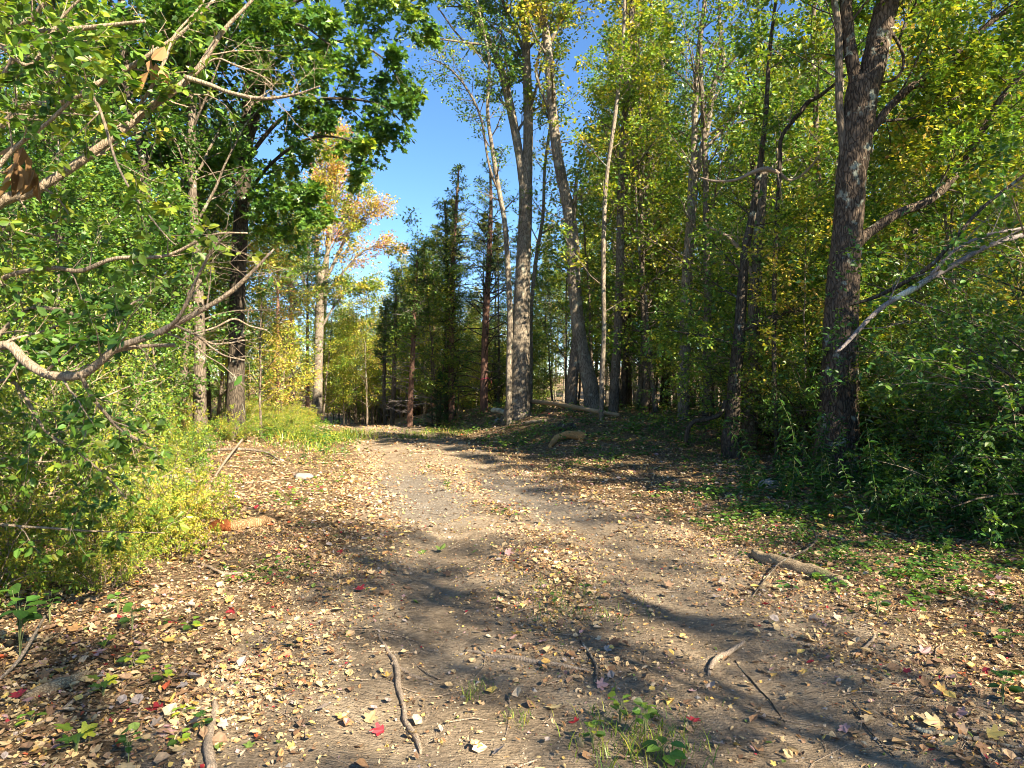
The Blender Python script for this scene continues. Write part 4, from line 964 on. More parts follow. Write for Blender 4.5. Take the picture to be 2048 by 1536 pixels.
def leaf_obj(me, pos, D, N, S, parent=None, name='leaf', tint=None, **kw):
    D = nrm(D); X = nrm(np.cross(D, N)); Nn = np.cross(X, D)
    o = obj(name, me, parent, tint=tint, **kw)
    M = Matrix(((X[0] * S, D[0] * S, Nn[0] * S, pos[0]), (X[1] * S, D[1] * S, Nn[1] * S, pos[1]), (X[2] * S, D[2] * S, Nn[2] * S, pos[2]), (0, 0, 0, 1)))
    o.matrix_basis = M
    return o

h = Hero('honeysuckle_shrub', 'nearest honeysuckle at far left, long pale arching bare branches and sunlit oval leaves', (-160, 1380), 3.7, cat='shrub', seed=401)
def st(key, pts, d0, d1, mat=M_TWIG, part='branch', k=50, sides=9):
    n = len(pts)
    q = [(p[0], p[1], p[2], d0 + (d1 - d0) * i / (n - 1)) for i, p in enumerate(pts)]
    return h.stem(key, q, mat, part=part, k=k, sides=sides, ridge=.06)
st('A', [(-160, 1440, 24), (-130, 1000, 22), (-60, 740, 20), (10, 690, 19), (50, 722, 19), (85, 745, 18), (125, 753, 18), (172, 745, 17), (232, 697, 14), (300, 672, 13), (362, 642, 12), (450, 592, 9), (500, 548, 7), (548, 498, 3)], 3.7, 3.4, k=90, sides=12)
st('A2', [(320, 668, 9), (360, 630, 7), (392, 560, 6), (425, 500, 5), (456, 466, 3)], 3.48, 3.3)
st('A3', [(205, 712, 10), (240, 700, 9), (290, 692, 8), (350, 690, 7)], 3.52, 3.6)
st('A4', [(160, 745, 9), (178, 785, 7), (205, 820, 7), (240, 858, 7), (292, 888, 5)], 3.52, 3.8)
st('A5', [(350, 650, 5), (395, 672, 5), (430, 688, 4), (495, 680, 2)], 3.45, 3.7)
st('A6', [(385, 668, 4), (430, 655, 4), (468, 638, 4), (500, 652, 3), (535, 660, 2)], 3.5, 3.7)
st('A7', [(395, 672, 4), (430, 700, 4), (455, 713, 3), (490, 720, 2)], 3.55, 3.7)
st('B', [(-160, 1440, 30), (-170, 900, 26), (-80, 500, 24), (0, 405, 22), (55, 388, 19), (100, 362, 18), (150, 330, 17), (230, 272, 15), (300, 215, 14), (345, 185, 13), (385, 150, 13), (405, 125, 11), (430, 85, 10), (455, 52, 8), (500, 5, 6), (540, -40, 4)], 4.1, 4.0, k=90, sides=12)
st('B2', [(372, 155, 11), (420, 170, 9), (460, 185, 8), (525, 197, 7), (590, 189, 5), (640, 172, 2)], 4.0, 3.8)
st('B3', [(390, 150, 5), (430, 118, 4), (470, 130, 4), (520, 150, 3), (545, 170, 2)], 4.0, 3.9)
st('B4', [(200, 290, 8), (240, 250, 7), (290, 195, 7), (330, 120, 6), (350, 70, 5), (395, 20, 4), (420, -20, 3)], 4.05, 4.1)
st('C', [(-160, 1440, 20), (-180, 700, 18), (-60, 300, 14), (20, 130, 12), (60, 72, 12), (130, 60, 11), (200, 53, 9), (290, 42, 6)], 3.9, 3.5, k=60)
st('D', [(-120, 400, 14), (-60, 160, 13), (10, 62, 13), (60, 40, 12), (85, 10, 10), (110, -30, 8)], 3.9, 3.7)
st('E', [(-140, 600, 16), (-60, 340, 15), (20, 235, 13), (60, 210, 13), (130, 205, 12), (200, 165, 11), (270, 128, 10), (312, 100, 8), (360, 68, 7), (400, 30, 5), (430, -5, 4)], 4.3, 4.2)
st('F', [(-120, 900, 14), (-60, 640, 12), (0, 560, 10), (100, 536, 9), (160, 542, 9), (230, 517, 8), (330, 512, 7), (400, 480, 6), (440, 467, 5), (495, 466, 3)], 4.0, 3.7)
st('G', [(-120, 1000, 12), (-60, 760, 11), (40, 630, 9), (110, 618, 8), (190, 640, 7), (255, 612, 5), (285, 595, 3)], 3.9, 4.0)
st('H', [(-100, 500, 10), (0, 330, 9), (90, 250, 8), (180, 190, 7), (235, 330, 5), (275, 400, 4), (330, 470, 3), (352, 490, 2)], 3.6, 3.2)
st('I', [(-150, 1440, 14), (-140, 1180, 12), (-40, 1060, 7), (60, 1054, 5), (180, 1062, 4), (330, 1066, 2)], 3.8, 4.6)
st('J', [(-60, 820, 9), (20, 760, 8), (90, 860, 6), (150, 900, 5), (220, 960, 4), (260, 1010, 3)], 4.2, 4.6)
st('K', [(-100, 300, 10), (-20, 100, 9), (60, 130, 8), (120, 40, 6), (180, -20, 4)], 3.4, 3.3)
b = Buf(); LA = []
for keys, lv, m in ((['A', 'B', 'C', 'D', 'E', 'F', 'G', 'K', 'J'], [LV(12, .22, .92, .9, .62, 7, rel=False, rf=.35, wob=.13, sag=.04), LV(5, .2, 1, .7, .5, 5, wob=.14, sag=.05)], 11),
                    (['H', 'I', 'A4', 'B4'], [LV(9, .2, 1, .9, .30, 6, rel=False, rf=.5, wob=.13), LV(3, .3, 1, .8, .5, 4)], 10),
                    (['A', 'A2', 'A5', 'B', 'B2', 'B3', 'E'], [LV(9, .4, 1, .9, .32, 6, rel=False, rf=.3, wob=.18), LV(3, .2, 1, .8, .5, 4)], 0)):
    for kx in keys:
        P, R = h.P[kx]
        for i, l in enumerate(lv):
            P, R = spawn(h.rng, P, R, **l); tubes(b, P, np.maximum(R, .0012), 5 if i == 0 else 3, cap=False)
            if m: LA.append(leafset(h.rng, P, m if i else m // 2, .058, spread=.012, t0=.25, droop=.25, nup=.7))
obj('branchlets', b.mesh('branchlets', M_TWIG), h.root, kind='stuff')
LA = [np.concatenate(z) for z in zip(*LA)]
wp = LA[0] + h.o; qx, qy = to_px(wp)
inf = (qx > 0) & (qx < 2048) & (qy > 0) & (qy < 1536)
keep = ~((qx > 420) & (h.rng.random(len(qx)) < .85)) & ~((qy > 560) & (qx > 250) & (h.rng.random(len(qx)) < .6)) & (wp[:, 2] > .1)
sz = np.where(inf & keep, LA[3] / wp[:, 1], 0)
big = np.argsort(-sz)[:300]; isbig = np.zeros(len(qx), bool); isbig[big] = True
for i in big:
    me = leaf_mesh('hs', .15 + .7 * round(float(LA[4][i]) * 6) / 6, T_OV, M_LEAF, .95, .25)
    leaf_obj(me, LA[0][i], LA[1][i], LA[2][i], LA[3][i], h.root, tint=.42)
b = Buf(); q = keep & ~isbig
leaves(b, *[a[q] for a in LA], tpl=T_OV, width=.95); obj('foliage', b.mesh('foliage', M_LEAF), h.root, tint=.43, kind='stuff')
print('honeysuckle leaves', q.sum())
# curled dry leaves caught in the branches
for (x_, y_, d_, lab, n_) in ((55, 330, 3.7, 'bunch of curled brown dead leaves hanging at the left picture edge', 12), (312, 118, 4.0, 'brown curled dead leaves caught in a branch fork at upper left', 6)):
    p0 = PX(x_, y_, d_)
    rt = obj('dead_leaf_bunch', None, loc=p0, label=lab, cat='dead leaves')
    for i in range(n_):
        D = np.array([rg.normal(0, .4), rg.normal(0, .4), -1]); me = leaf_mesh('dry', .2 + .2 * (i % 4), T_OV, M_DRY, .8, 1.3)
        leaf_obj(me, rg.normal(0, .045, 3), D, rg.normal(0, 1, 3), rg.uniform(.10, .17), rt, tint=.2 + .1 * (i % 5))

# ------------------------------------------------------------------ tall leafy weeds on the right
def weed_proto(seed, hgt, nl, ll):
    rng = np.random.default_rng(seed)
    lean = rng.normal(0, .12, 2) * hgt
    C = crom([[0, 0, -.03, 0], [lean[0] * .2, lean[1] * .2, hgt * .4, 0], [lean[0] * .6, lean[1] * .6, hgt * .75, 0], [lean[0] * 1.3, lean[1] * 1.3, hgt, 0]], 14)[None, :, :3]
    b = Buf(); tubes(b, C, np.linspace(.0038, .0014, 14)[None], 5)
    Ls = []
    for i in range(nl):
        t = .12 + .88 * (i + .5) / nl; f = t * 13; i0 = int(f); p = C[0, i0] * (1 - f + i0) + C[0, min(13, i0 + 1)] * (f - i0)
        a = i * 2.4 + rng.normal(0, .3)
        D = np.array([math.cos(a), math.sin(a), rng.uniform(-1.0, .3)])
        Ls.append((p, D, Z + rng.normal(0, .35, 3), ll * (1.05 - .5 * t) * rng.uniform(.85, 1.2), .1 + .2 * rng.integers(0, 4)))
    return b.mesh('stem', M_GSTEM), Ls
WP = [weed_proto(500 + i, hh, nl, ll) for i, (hh, nl, ll) in enumerate([(1.15, 34, .16), (.95, 30, .17), (.75, 26, .15), (1.3, 38, .15)])]
wr = np.random.default_rng(77)
spots = cands(74, 2.9, 6.6, 6.3, 10.6, .2, 70, lambda x, y: np.interp(y, [6.3, 7.5, 9, 10.2], [4.5, 3.75, 3.5, 3.6]) < x < np.interp(y, [6.3, 8, 10.2], [5.9, 5.7, 5.6]) and abs(x - 5.3 * y / 11.5) > -1)
for i, (x, y) in enumerate(spots):
    st_, Ls = WP[i % 4]; px_ = 1024 + x / y * FPX
    rt = obj('tall_weed', None, loc=(x, y, float(H(x, y))), label='%s leafy weed, %s of the patch %s' % (['tall', 'mid height', 'short', 'tallest'][i % 4], 'in front' if y < 7.6 else 'in the middle' if y < 8.8 else 'at the back', 'left of the big maple foot' if px_ < 1640 else 'before the big maple' if px_ < 1780 else 'near the right edge'),
             cat='plant', group='tall weeds in the shade on the right', rotz=wr.random() * 6.28)
    rt.rotation_euler = (wr.normal(0, .24), wr.normal(0, .24), wr.random() * 6.28); rt.scale = (wr.uniform(.62, 1.05),) * 3
    obj('stem', st_, rt)
    for p, D, N, S, r in Ls:
        leaf_obj(leaf_mesh('weed', r, T_OV, M_LEAF, .42, -.5), p, D, N, S, rt, tint=.17)

# ------------------------------------------------------------------ low green plants: seedlings seen one by one
def seedling_proto(seed, n, S, hgt, tpl, w):
    rng = np.random.default_rng(seed); Ls = []
    b = Buf()
    for i in range(n):
        a = i * 2.4 + rng.normal(0, .3); hh = hgt * rng.uniform(.4, 1); rad = S * rng.uniform(.1, .5)
        p = np.array([math.cos(a) * rad, math.sin(a) * rad, hh]); Ls.append((p, np.array([math.cos(a), math.sin(a), rng.uniform(-.3, .35)]), Z + rng.normal(0, .3, 3), S * rng.uniform(.7, 1.15), .1 + .2 * rng.integers(0, 5)))
        tubes(b, crom([[0, 0, -.02, 0], [rad * .3 * math.cos(a), rad * .3 * math.sin(a), hh * .6, 0], [*p, 0]], 5)[None, :, :3], np.linspace(.0025, .001, 5)[None], 3, cap=False)
    return b.mesh('stem', M_GSTEM), Ls, tpl, w
SP = [seedling_proto(600, 6, .062, .10, T_MP, .9), seedling_proto(601, 9, .055, .16, T_OV, 1.25), seedling_proto(602, 6, .07, .09, T_OV, 1.1), seedling_proto(603, 14, .065, .26, T_OV, 1.3)]
SEED = [(40, 1320, 3, 1.5, .24, 'large clump of pale blue green oval leaves at the left picture edge'), (207, 1392, 0, 1.0, .44, 'bright five leaved seedling left of the pale root'), (153, 1512, 0, 1.15, .42, 'bright yellow green seedling near the bottom left corner'),
        (64, 1455, 2, .8, .40, 'small green seedling between the seedling clump and the bottom left corner'), (368, 1438, 2, .7, .42, 'small bright seedling just left of the pale root'), (403, 1476, 1, .75, .2, 'dark green crinkled seedling touching the pale root'),
        (358, 1497, 2, .65, .42, 'little seedling left of the pale root near the picture bottom'), (257, 1524, 1, .8, .22, 'dark seedling at the bottom edge left of the pale root'), (325, 1366, 2, .8, .40, 'upright light green seedling above the pale root'),
        (265, 1335, 2, .9, .38, 'light green seedling beside the mauve fallen leaf'), (207, 1305, 0, .8, .43, 'yellow green seedling below the sunny thicket'), (265, 1268, 1, 1.2, .3, 'leafy dark green seedling under the honeysuckle front'),
        (236, 1232, 1, 1.0, .33, 'seedling behind the leafy dark green one'), (383, 1265, 2, .9, .42, 'isolated bright green seedling in the sunny litter left of the track'), (100, 1250, 3, .8, .22, 'dark leaved seedling at the left below the thicket'),
        (1884, 1115, 0, 1.5, .36, 'bright five leaved plant in the shaded litter at right'), (2005, 1410, 1, 1.2, .3, 'dark green plant at the right picture edge near the bottom'), (2020, 1290, 2, 1.1, .3, 'green plant at the right edge above the pink leaves'),
        (1755, 1235, 1, 1.2, .26, 'leafy plant in the litter below the brown log'), (1290, 1490, 3, .75, .4, 'leafy clump in the grass patch at bottom centre'), (1240, 1450, 1, .9, .42, 'bright plant at the top of the bottom centre grass patch'),
        (1325, 1525, 2, 1.1, .28, 'pale round leaved plant at the bottom edge right of centre'), (1185, 1500, 1, .8, .42, 'small plant left in the bottom centre grass patch'), (895, 985, 3, .7, .2, 'dark green tuft between the two wheel tracks'),
        (1110, 1215, 1, .8, .3, 'green plant in the middle strip of the track'), (1170, 1200, 1, .8, .28, 'green plant right in the middle strip of the track'), (1600, 1080, 3, .7, .2, 'dark bushy seedling behind the brown log'),
        (1660, 1095, 2, 1.0, .3, 'small green plant just right behind the brown log'), (470, 1168, 2, .8, .4, 'seedling left of the track in the sun'), (1395, 1030, 3, .7, .2, 'dark green seedling left in the shaded litter'),
        (1370, 985, 3, .7, .2, 'green plant at the woods edge left of the grey stone'), (648, 925, 3, 1.3, .12, 'lush dark green plant patch left of the track'), (690, 925, 3, 1.1, .14, 'lush green plant beside the dark plant patch'), (610, 932, 3, 1.1, .13, 'low dark plant left of the lush patch')]
sr = np.random.default_rng(88)
for x_, y_, pi_, s_, t_, lab in SEED:
    p = ground_at(x_, min(y_, 1535)); st_, Ls, tpl, w = SP[pi_]
    rt = obj('seedling', None, loc=(p[0], p[1], float(H(p[0], p[1]))), label=lab, cat='plant', rotz=sr.random() * 6.28, group='seedlings on the forest floor'); rt.scale = (s_,) * 3
    obj('stem', st_, rt)
    for q, D, N, S, r in Ls:
        leaf_obj(leaf_mesh('sd%d' % pi_, r, tpl, M_LEAF, w, -.2), q, D, N, S, rt, tint=t_)

# ------------------------------------------------------------------ sticks, roots, logs, stones
def ground_stick(name, label, pts, mat, cat='stick', lift=.12, k=30, sides=9, ridge=.08, raise_=None, part=None, forks=()):
    C0 = None; b = Buf()
    for pp in (pts,) + tuple(forks):
        q = []
        for i, p in enumerate(pp):
            g = ground_at(p[0], min(p[1], 1560)); r = p[2] / FPX * g[1] / 2
            q.append([g[0], g[1], g[2] + r * lift + (raise_[i] if raise_ and pp is pts else 0), r])
        C = crom(q, k)
        if C0 is None: C0 = C[0, :3].copy()
        if not raise_:
            C[:, 2] = H(C[:, 0], C[:, 1]) + C[:, 3] * lift
        tubes(b, C[None, :, :3] - C0, C[None, :, 3], sides, ridge=ridge, rng=rg)
    return obj(name, b.mesh(name, mat), loc=C0, label=label, cat=cat)
ground_stick('tree_root', 'crooked brown root snaking toward the viewer at bottom centre', [(757, 1270, 5), (775, 1303, 8), (793, 1338, 12), (797, 1378, 13), (808, 1418, 10), (811, 1445, 13), (832, 1480, 13), (842, 1512, 6)], M_STICK, 'root', .5, 50, forks=([(785, 1330, 8), (815, 1350, 8), (850, 1362, 6), (870, 1368, 3)],))
ground_stick('stick', 'pale bent stick lying on bare dirt right of centre', [(1487, 1288, 8), (1465, 1304, 10), (1435, 1322, 12), (1422, 1340, 11), (1418, 1352, 7)], M_STICK, lift=.9)
ground_stick('tree_root', 'thick pale root pointing down at the bottom left', [(428, 1405, 8), (430, 1430, 16), (420, 1470, 18), (416, 1500, 20), (424, 1545, 22)], M_STICK, 'root', .5)
ground_stick('branch', 'long thin dark branch lying across the bottom right corner', [(1812, 1455, 10), (1850, 1470, 10), (1900, 1477, 9), (1960, 1487, 7), (2060, 1505, 5)], M_BARK, lift=1.2)
ground_stick('twig', 'thin pale curved twig arching over the brown log', [(1626, 1062, 3), (1632, 1090, 4), (1610, 1118, 4), (1565, 1140, 4), (1535, 1162, 3), (1500, 1200, 2)], M_BARK, lift=1, raise_=[.02, .04, .07, .07, .03, 0])
ground_stick('twig', 'dark crooked twig in the middle of the track, bottom', [(1162, 1285, 5), (1180, 1312, 6), (1193, 1340, 7), (1192, 1370, 5)], M_BARK, lift=1.0)
ground_stick('stick', 'short pale stick in the sunny litter left of the track', [(380, 1122, 5), (420, 1138, 6), (445, 1150, 6), (484, 1148, 5)], M_STICK, lift=1.2)
ground_stick('stick', 'long straight thin stick in the bottom left litter', [(40, 1475, 6), (120, 1430, 7), (200, 1378, 6)], M_STICK, lift=1.5)
ground_stick('stick', 'stick slanting up at the left picture edge', [(-10, 1372, 6), (40, 1340, 7), (90, 1290, 5)], M_STICK, lift=1.5, raise_=[.0, .05, .16])
ground_stick('log', 'half buried brown log at bottom left', [(48, 1405, 22), (90, 1385, 30), (150, 1365, 26), (185, 1350, 10)], M_LOG, 'log', .1, sides=14)
ground_stick('branch', 'flat buried branch across the track at the bottom', [(930, 1305, 6), (1000, 1316, 10), (1080, 1328, 11), (1180, 1345, 5)], M_STICK, lift=.3)
ground_stick('stick', 'grey stick beside the pale bent one, near the right litter', [(1705, 1312, 5), (1730, 1300, 6), (1745, 1285, 6), (1750, 1272, 4)], M_STICK, lift=1)
ground_stick('twig', 'long fine dark twig on the bare dirt at lower right', [(1470, 1325, 3), (1510, 1370, 3), (1545, 1410, 3), (1570, 1450, 2)], M_BARKD, lift=1)
ground_stick('twig', 'fine dark twig right of the longest one on the dirt', [(1710, 1425, 3), (1745, 1470, 3), (1790, 1520, 3)], M_BARKD, lift=1)
ground_stick('log', 'bark covered rotting log among shaded leaves at the right', [(1508, 1112, 18), (1545, 1128, 26), (1600, 1145, 28), (1650, 1160, 28), (1688, 1172, 20), (1702, 1178, 8)], M_LOG, 'log', .45, 40, 18, .10)
ground_stick('log', 'orange peeled log piece, slightly bent, beside the far track', [(1100, 896, 8), (1108, 888, 12), (1122, 880, 15), (1142, 878, 18), (1164, 881, 19)], M_ORANGE, 'log', .9, 24, 12, .09)
ground_stick('log', 'pale fallen log left of the big forked trunk', [(930, 818, 5), (960, 812, 7), (1014, 806, 9)], M_LOG, 'log', 1.0, raise_=[.05, .15, .35])
ground_stick('log', 'long fallen log behind the forked trunk and the twin trunks', [(1064, 826, 10), (1110, 829, 10), (1172, 838, 10), (1240, 842, 8)], M_LOG, 'log', 1.0, raise_=[.30, .25, .2, .1])
ground_stick('log', 'short brown log before the forked trunk', [(1045, 850, 7), (1070, 847, 8), (1092, 844, 7)], M_STICK, 'log', .8)
ground_stick('stick', 'bare thin stick left of the short brown log', [(984, 852, 3), (996, 848, 4), (1012, 842, 3)], M_STICK, lift=1.2, raise_=[0, .06, .2])
ground_stick('branch', 'long dead branch on the ground below the black trunk', [(300, 912, 4), (400, 908, 5), (480, 906, 6), (530, 910, 5), (562, 924, 3)], M_BARK, lift=1, raise_=[.03, .04, .05, .03, 0])
ground_stick('stick', 'thin stick leaning up left of the dead branch', [(430, 955, 4), (455, 930, 5), (485, 905, 4)], M_STICK, lift=1, raise_=[0, .1, .25])
ground_stick('log', 'pale rotten log with sunlit side left of the track', [(455, 1062, 20), (480, 1058, 22), (520, 1052, 20), (548, 1045, 10)], M_ROT, 'log', .7, 24, 14, .12)
ground_stick('wood_chunk', 'red brown rotten wood chunk at the left end of the pale log', [(425, 1066, 22), (440, 1063, 28), (462, 1062, 22)], M_REDROT, 'wood', .7, 14, 12, .2)
ground_stick('stump', 'small dark stump at the woods edge behind the orange log', [(1122, 858, 18), (1146, 858, 16)], M_BARKD, 'stump', .4, 10, 14, .1)
ground_stick('log', 'weathered grey log leaning behind the forked trunk foot', [(985, 836, 8), (1000, 838, 10), (1016, 842, 10)], M_LICH, 'log', 1, raise_=[.2, .2, .15])

def stone(label, px_, py_, w, hfac=.6, seed=1, n=2):
    g = ground_at(px_, py_); r = w / FPX * g[1] / 2
    rng = np.random.default_rng(seed); a = np.linspace(0, math.pi, 18)[:, None]; c = np.linspace(0, 2 * math.pi, 28, endpoint=False)[None]
    D = np.stack([np.sin(a) * np.cos(c), np.sin(a) * np.sin(c), np.cos(a) + 0 * c], -1)
    k = rng.normal(0, 1, (7, 3)) * 1.3; ph = rng.random(7) * 6
    f = 1 + .07 * sum(np.sin(D @ k[i] * 1.6 + ph[i]) for i in range(7))
    V = D * f[..., None] * r * np.array([1, .85, hfac]) + [0, 0, r * hfac * .35]
    idx = np.arange(18 * 28).reshape(18, 28); A = idx[:-1]; B = idx[1:]
    F = np.stack([A, np.roll(A, -1, 1), np.roll(B, -1, 1), B], -1).reshape(-1, 4)
    b = Buf(); b.add(V, F, .55 + .3 * rng.random()); obj('stone', b.mesh('stone', M_STONE), loc=(g[0], g[1] + r, g[2]), label=label, cat='stone')
stone('round grey stone at the foot of the tall weeds', 1545, 982, 40, .75, 1)
stone('pale sunlit rock in front of the left thicket', 330, 985, 84, .5, 2)
stone('small grey stone half buried left of the track', 600, 960, 40, .4, 3)
stone('white stone among the fallen logs before the forked trunk', 1000, 845, 22, .6, 4)

# ------------------------------------------------------------------ litter, twigs, gravel, low greenery
lr = np.random.default_rng(99)
def scatter(n, y0, y1, dens, powr=1.0):
    """points over the ground, thinned by dens(x, y, |d|)"""
    y = y0 + (y1 - y0) * lr.random(n) ** powr
    x = (lr.random(n) * 2 - 1) * (.80 * y + .6)
    d = x - xc(y)
    k = lr.random(n) < dens(x, y, d)
    return x[k], y[k]
def edgew(y): return np.interp(y, [0, 3, 5, 9, 15, 26], [1.7, 1.55, 1.4, 1.25, 1.1, 1.0])
def litter_d(x, y, d):
    a = np.abs(d); e = edgew(y)
    off = sstep(e - .45, e + .35, a)
    mid = np.exp(-(a / .42) ** 2) * sstep(3.2, 5.2, y) * .9
    pat = sstep(.30, .62, fbm(x * 1.1 + 40, y * 1.1 + 3, 4))
    return np.clip(np.maximum(off, mid) * (.42 + .65 * pat) + .04 + .09 * pat, 0, 1)
def flat_leaves(b, x, y, size, jit=.35, tpl=T_OV, w=.9, lift=.012, seed=0):
    n = len(x); z = H(x, y) + lift * (.2 + lr.random(n))
    a = lr.random(n) * 6.283; D = np.stack([np.cos(a), np.sin(a), lr.normal(0, jit, n)], -1)
    N = nrm(Z + lr.normal(0, jit, (n, 3)))
    S = size * (.55 + .9 * lr.random(n) ** 1.5)
    leaves(b, np.stack([x, y, z], -1), D, N, S, lr.random(n), tpl=tpl, width=w * (.7 + .6 * lr.random(n)))
T_CR = (np.array([[0, 0, .05], [.30, .32, .16], [.22, .72, .20], [0, 1, .10], [-.24, .70, .14], [-.30, .30, .22], [0, .5, -.02]]), np.array([[0, 1, 2, 6], [6, 2, 3, 4], [0, 6, 4, 5]]))
b = Buf()
x, y = scatter(46000, 2.2, 7.5, litter_d, .8); flat_leaves(b, x, y, .028, .45, T_CR)
x, y = scatter(100000, 2.2, 8, litter_d, .8); flat_leaves(b, x, y, .019, .55, T_RH, 1.3, .006)
x, y = scatter(5200, 2.2, 7.5, litter_d, .8); flat_leaves(b, x, y, .055, .3, T_CR, 1.2, .02)
x, y = scatter(3000, 2.2, 7.5, litter_d, .8); flat_leaves(b, x, y, .050, .35, T_MP, .9, .02)
x, y = scatter(100000, 7.5, 16, litter_d, .9); flat_leaves(b, x, y, .036, .4, T_RH, 1.4)
x, y = scatter(5000, 7.5, 14, litter_d, .9); flat_leaves(b, x, y, .075, .3, T_CR, 1.2, .02)
x, y = scatter(70000, 16, 38, litter_d, 1); flat_leaves(b, x, y, .065, .4, T_RH, 1.5, .02)
obj('leaf_litter', b.mesh('leaf_litter', M_FALL), kind='stuff', label='dry tan and yellow leaf litter covering the forest floor', cat='leaf litter')

# fine twigs, needles and rootlets
def twig_mass(n, y0, y1, L, r, dens, seed):
    x, y = scatter(n, y0, y1, dens, .8); n = len(x)
    a = lr.normal(.15, .9, n) + (lr.random(n) < .5) * math.pi; ln = L * (.3 + lr.random(n) ** 2 * 1.6)
    P = np.zeros((n, 4, 3)); bend = lr.normal(0, .28, n)
    for j in range(4):
        aa = a + bend * j; P[:, j, 0] = x; P[:, j, 1] = y
        P[:, j, 2] = H(x, y) + r * 1.2 + lr.random(n) * .006
        x = x + np.cos(aa) * ln / 3; y = y + np.sin(aa) * ln / 3
    return P, np.full((n, 4), r) * (.5 + lr.random(n))[:, None] * np.array([1, .9, .75, .5])[None]
b = Buf(); allover = lambda x, y, d: .5 + .5 * (np.abs(d) > 1.2) * fbm(x * .8, y * .8, 3) * 1.3
P, R = twig_mass(12000, 2.1, 8, .10, .0012, allover, 1); tubes(b, P, R, 3, cap=False)
P, R = twig_mass(1400, 2.1, 12, .26, .0030, allover, 2); tubes(b, P, R, 4, cap=False)
P, R = twig_mass(900, 10, 30, .6, .0075, lambda x, y, d: (np.abs(d) > 2) * .9, 3); tubes(b, P, R, 4, cap=False)
obj('twig_litter', b.mesh('twig_litter', M_STICK), kind='stuff', label='fine twigs and rootlets strewn over the ground', cat='twigs')

# gravel
b = Buf()
def grav_d(x, y, d):
    return np.clip(np.exp(-((np.abs(d) - .85) / .5) ** 2) * (.25 + .75 * np.exp(-((y - 10) / 3) ** 2)), 0, 1)
x, y = scatter(9000, 2.3, 16, grav_d, 1.0); n = len(x)
S = .007 + .012 * lr.random(n) ** 2
oc = np.array([[1, 0, 0], [0, 1, 0], [-1, 0, 0], [0, -1, 0], [0, 0, .7], [0, 0, -.4]]) 
V = oc[None] * S[:, None, None] * (.7 + .6 * lr.random((n, 6, 1))); a = lr.random(n) * 6.28
V = np.stack([V[..., 0] * np.cos(a)[:, None] - V[..., 1] * np.sin(a)[:, None], V[..., 0] * np.sin(a)[:, None] + V[..., 1] * np.cos(a)[:, None], V[..., 2]], -1) + np.stack([x, y, H(x, y)], -1)[:, None]
F = np.array([[0, 1, 4], [1, 2, 4], [2, 3, 4], [3, 0, 4]]); b.add(V.reshape(-1, 3), (F[None] + (np.arange(n) * 6)[:, None, None]).reshape(-1, 3), np.repeat(lr.random(n), 6), smooth=False)
obj('gravel', b.mesh('gravel', M_STONE), kind='stuff', label='grey gravel scattered along the wheel tracks', cat='gravel')

# soil crumbs pressed out of the wheel tracks
b = Buf()
x, y = scatter(60000, 2.2, 9.5, lambda x, y, d: (np.abs(d) < 2.2) * np.clip(fbm(x * 2.5, y * 2.5, 3) * 2 - .5, 0, 1), .8); n = len(x)
S = .0022 + .006 * lr.random(n) ** 3
V = oc[None] * S[:, None, None] * (.6 + .9 * lr.random((n, 6, 1))); a = lr.random(n) * 6.28
V = np.stack([V[..., 0] * np.cos(a)[:, None] - V[..., 1] * np.sin(a)[:, None], V[..., 0] * np.sin(a)[:, None] + V[..., 1] * np.cos(a)[:, None], V[..., 2]], -1) + np.stack([x, y, H(x, y)], -1)[:, None]
b.add(V.reshape(-1, 3), (F[None] + (np.arange(n) * 6)[:, None, None]).reshape(-1, 3), np.repeat(lr.random(n), 6), smooth=False)
obj('soil_crumbs', b.mesh('soil_crumbs', bark_mat('soil_clod', (.14, .10, .065), (.50, .40, .28), scale=6, bump=.2)), kind='stuff', label='crumbs of dry soil on the dirt track', cat='soil')

# green ground cover
def plants(n, y0, y1, dens, S, nl, hgt, w=1.1, tpl=T_OV):
    x, y = scatter(n, y0, y1, dens, .9); n = len(x)
    z = H(x, y); px_ = np.repeat(x, nl); py_ = np.repeat(y, nl); pz = np.repeat(z, nl); m = n * nl
    a = lr.random(m) * 6.283; hh = np.repeat(hgt * (.4 + .9 * lr.random(n)), nl) * (.15 + .9 * lr.random(m)); rad = S * (.2 + 1.1 * lr.random(m))
    pos = np.stack([px_ + np.cos(a) * rad, py_ + np.sin(a) * rad, pz + hh], -1)
    D = np.stack([np.cos(a), np.sin(a), lr.uniform(-.4, .3, m)], -1); N = nrm(Z + lr.normal(0, .35, (m, 3)))
    leaves(b, pos, D, N, S * (.6 + .7 * lr.random(m)), np.clip(np.repeat(lr.random(n), nl) * .6 + lr.random(m) * .4, 0, 1), tpl=tpl, width=w)
def rightgreen(x, y, d):
    e = np.interp(y, [2, 4, 6, 8, 12, 20], [2.2, 1.9, 1.6, 1.5, 1.5, 1.8])
    return sstep(e, e + 1.8, d) * sstep(.36, .60, fbm(x * .9 + 9, y * .9 + 70, 4)) * .95 + .35 * sstep(3.6, 5, d)
def leftgreen(x, y, d):
    return sstep(1.5, 2.6, -d) * sstep(.42, .60, fbm(x * 1.0 + 19, y * 1.0 + 7, 4)) * (y > 4.5) * .9
def strip(x, y, d):
    return np.exp(-(d / .35) ** 2) * sstep(.50, .62, fbm(x * 1.3 + 33, y * .8 + 5, 3)) * (y > 4.5) * .8
b = Buf()
plants(8000, 2.6, 9, rightgreen, .045, 7, .07)
plants(9000, 8, 20, rightgreen, .06, 8, .13)
plants(7000, 16, 34, lambda x, y, d: sstep(1.6, 2.4, np.abs(d)) * sstep(.36, .5, fbm(x * .6, y * .6 + 7, 3)), .08, 8, .28)
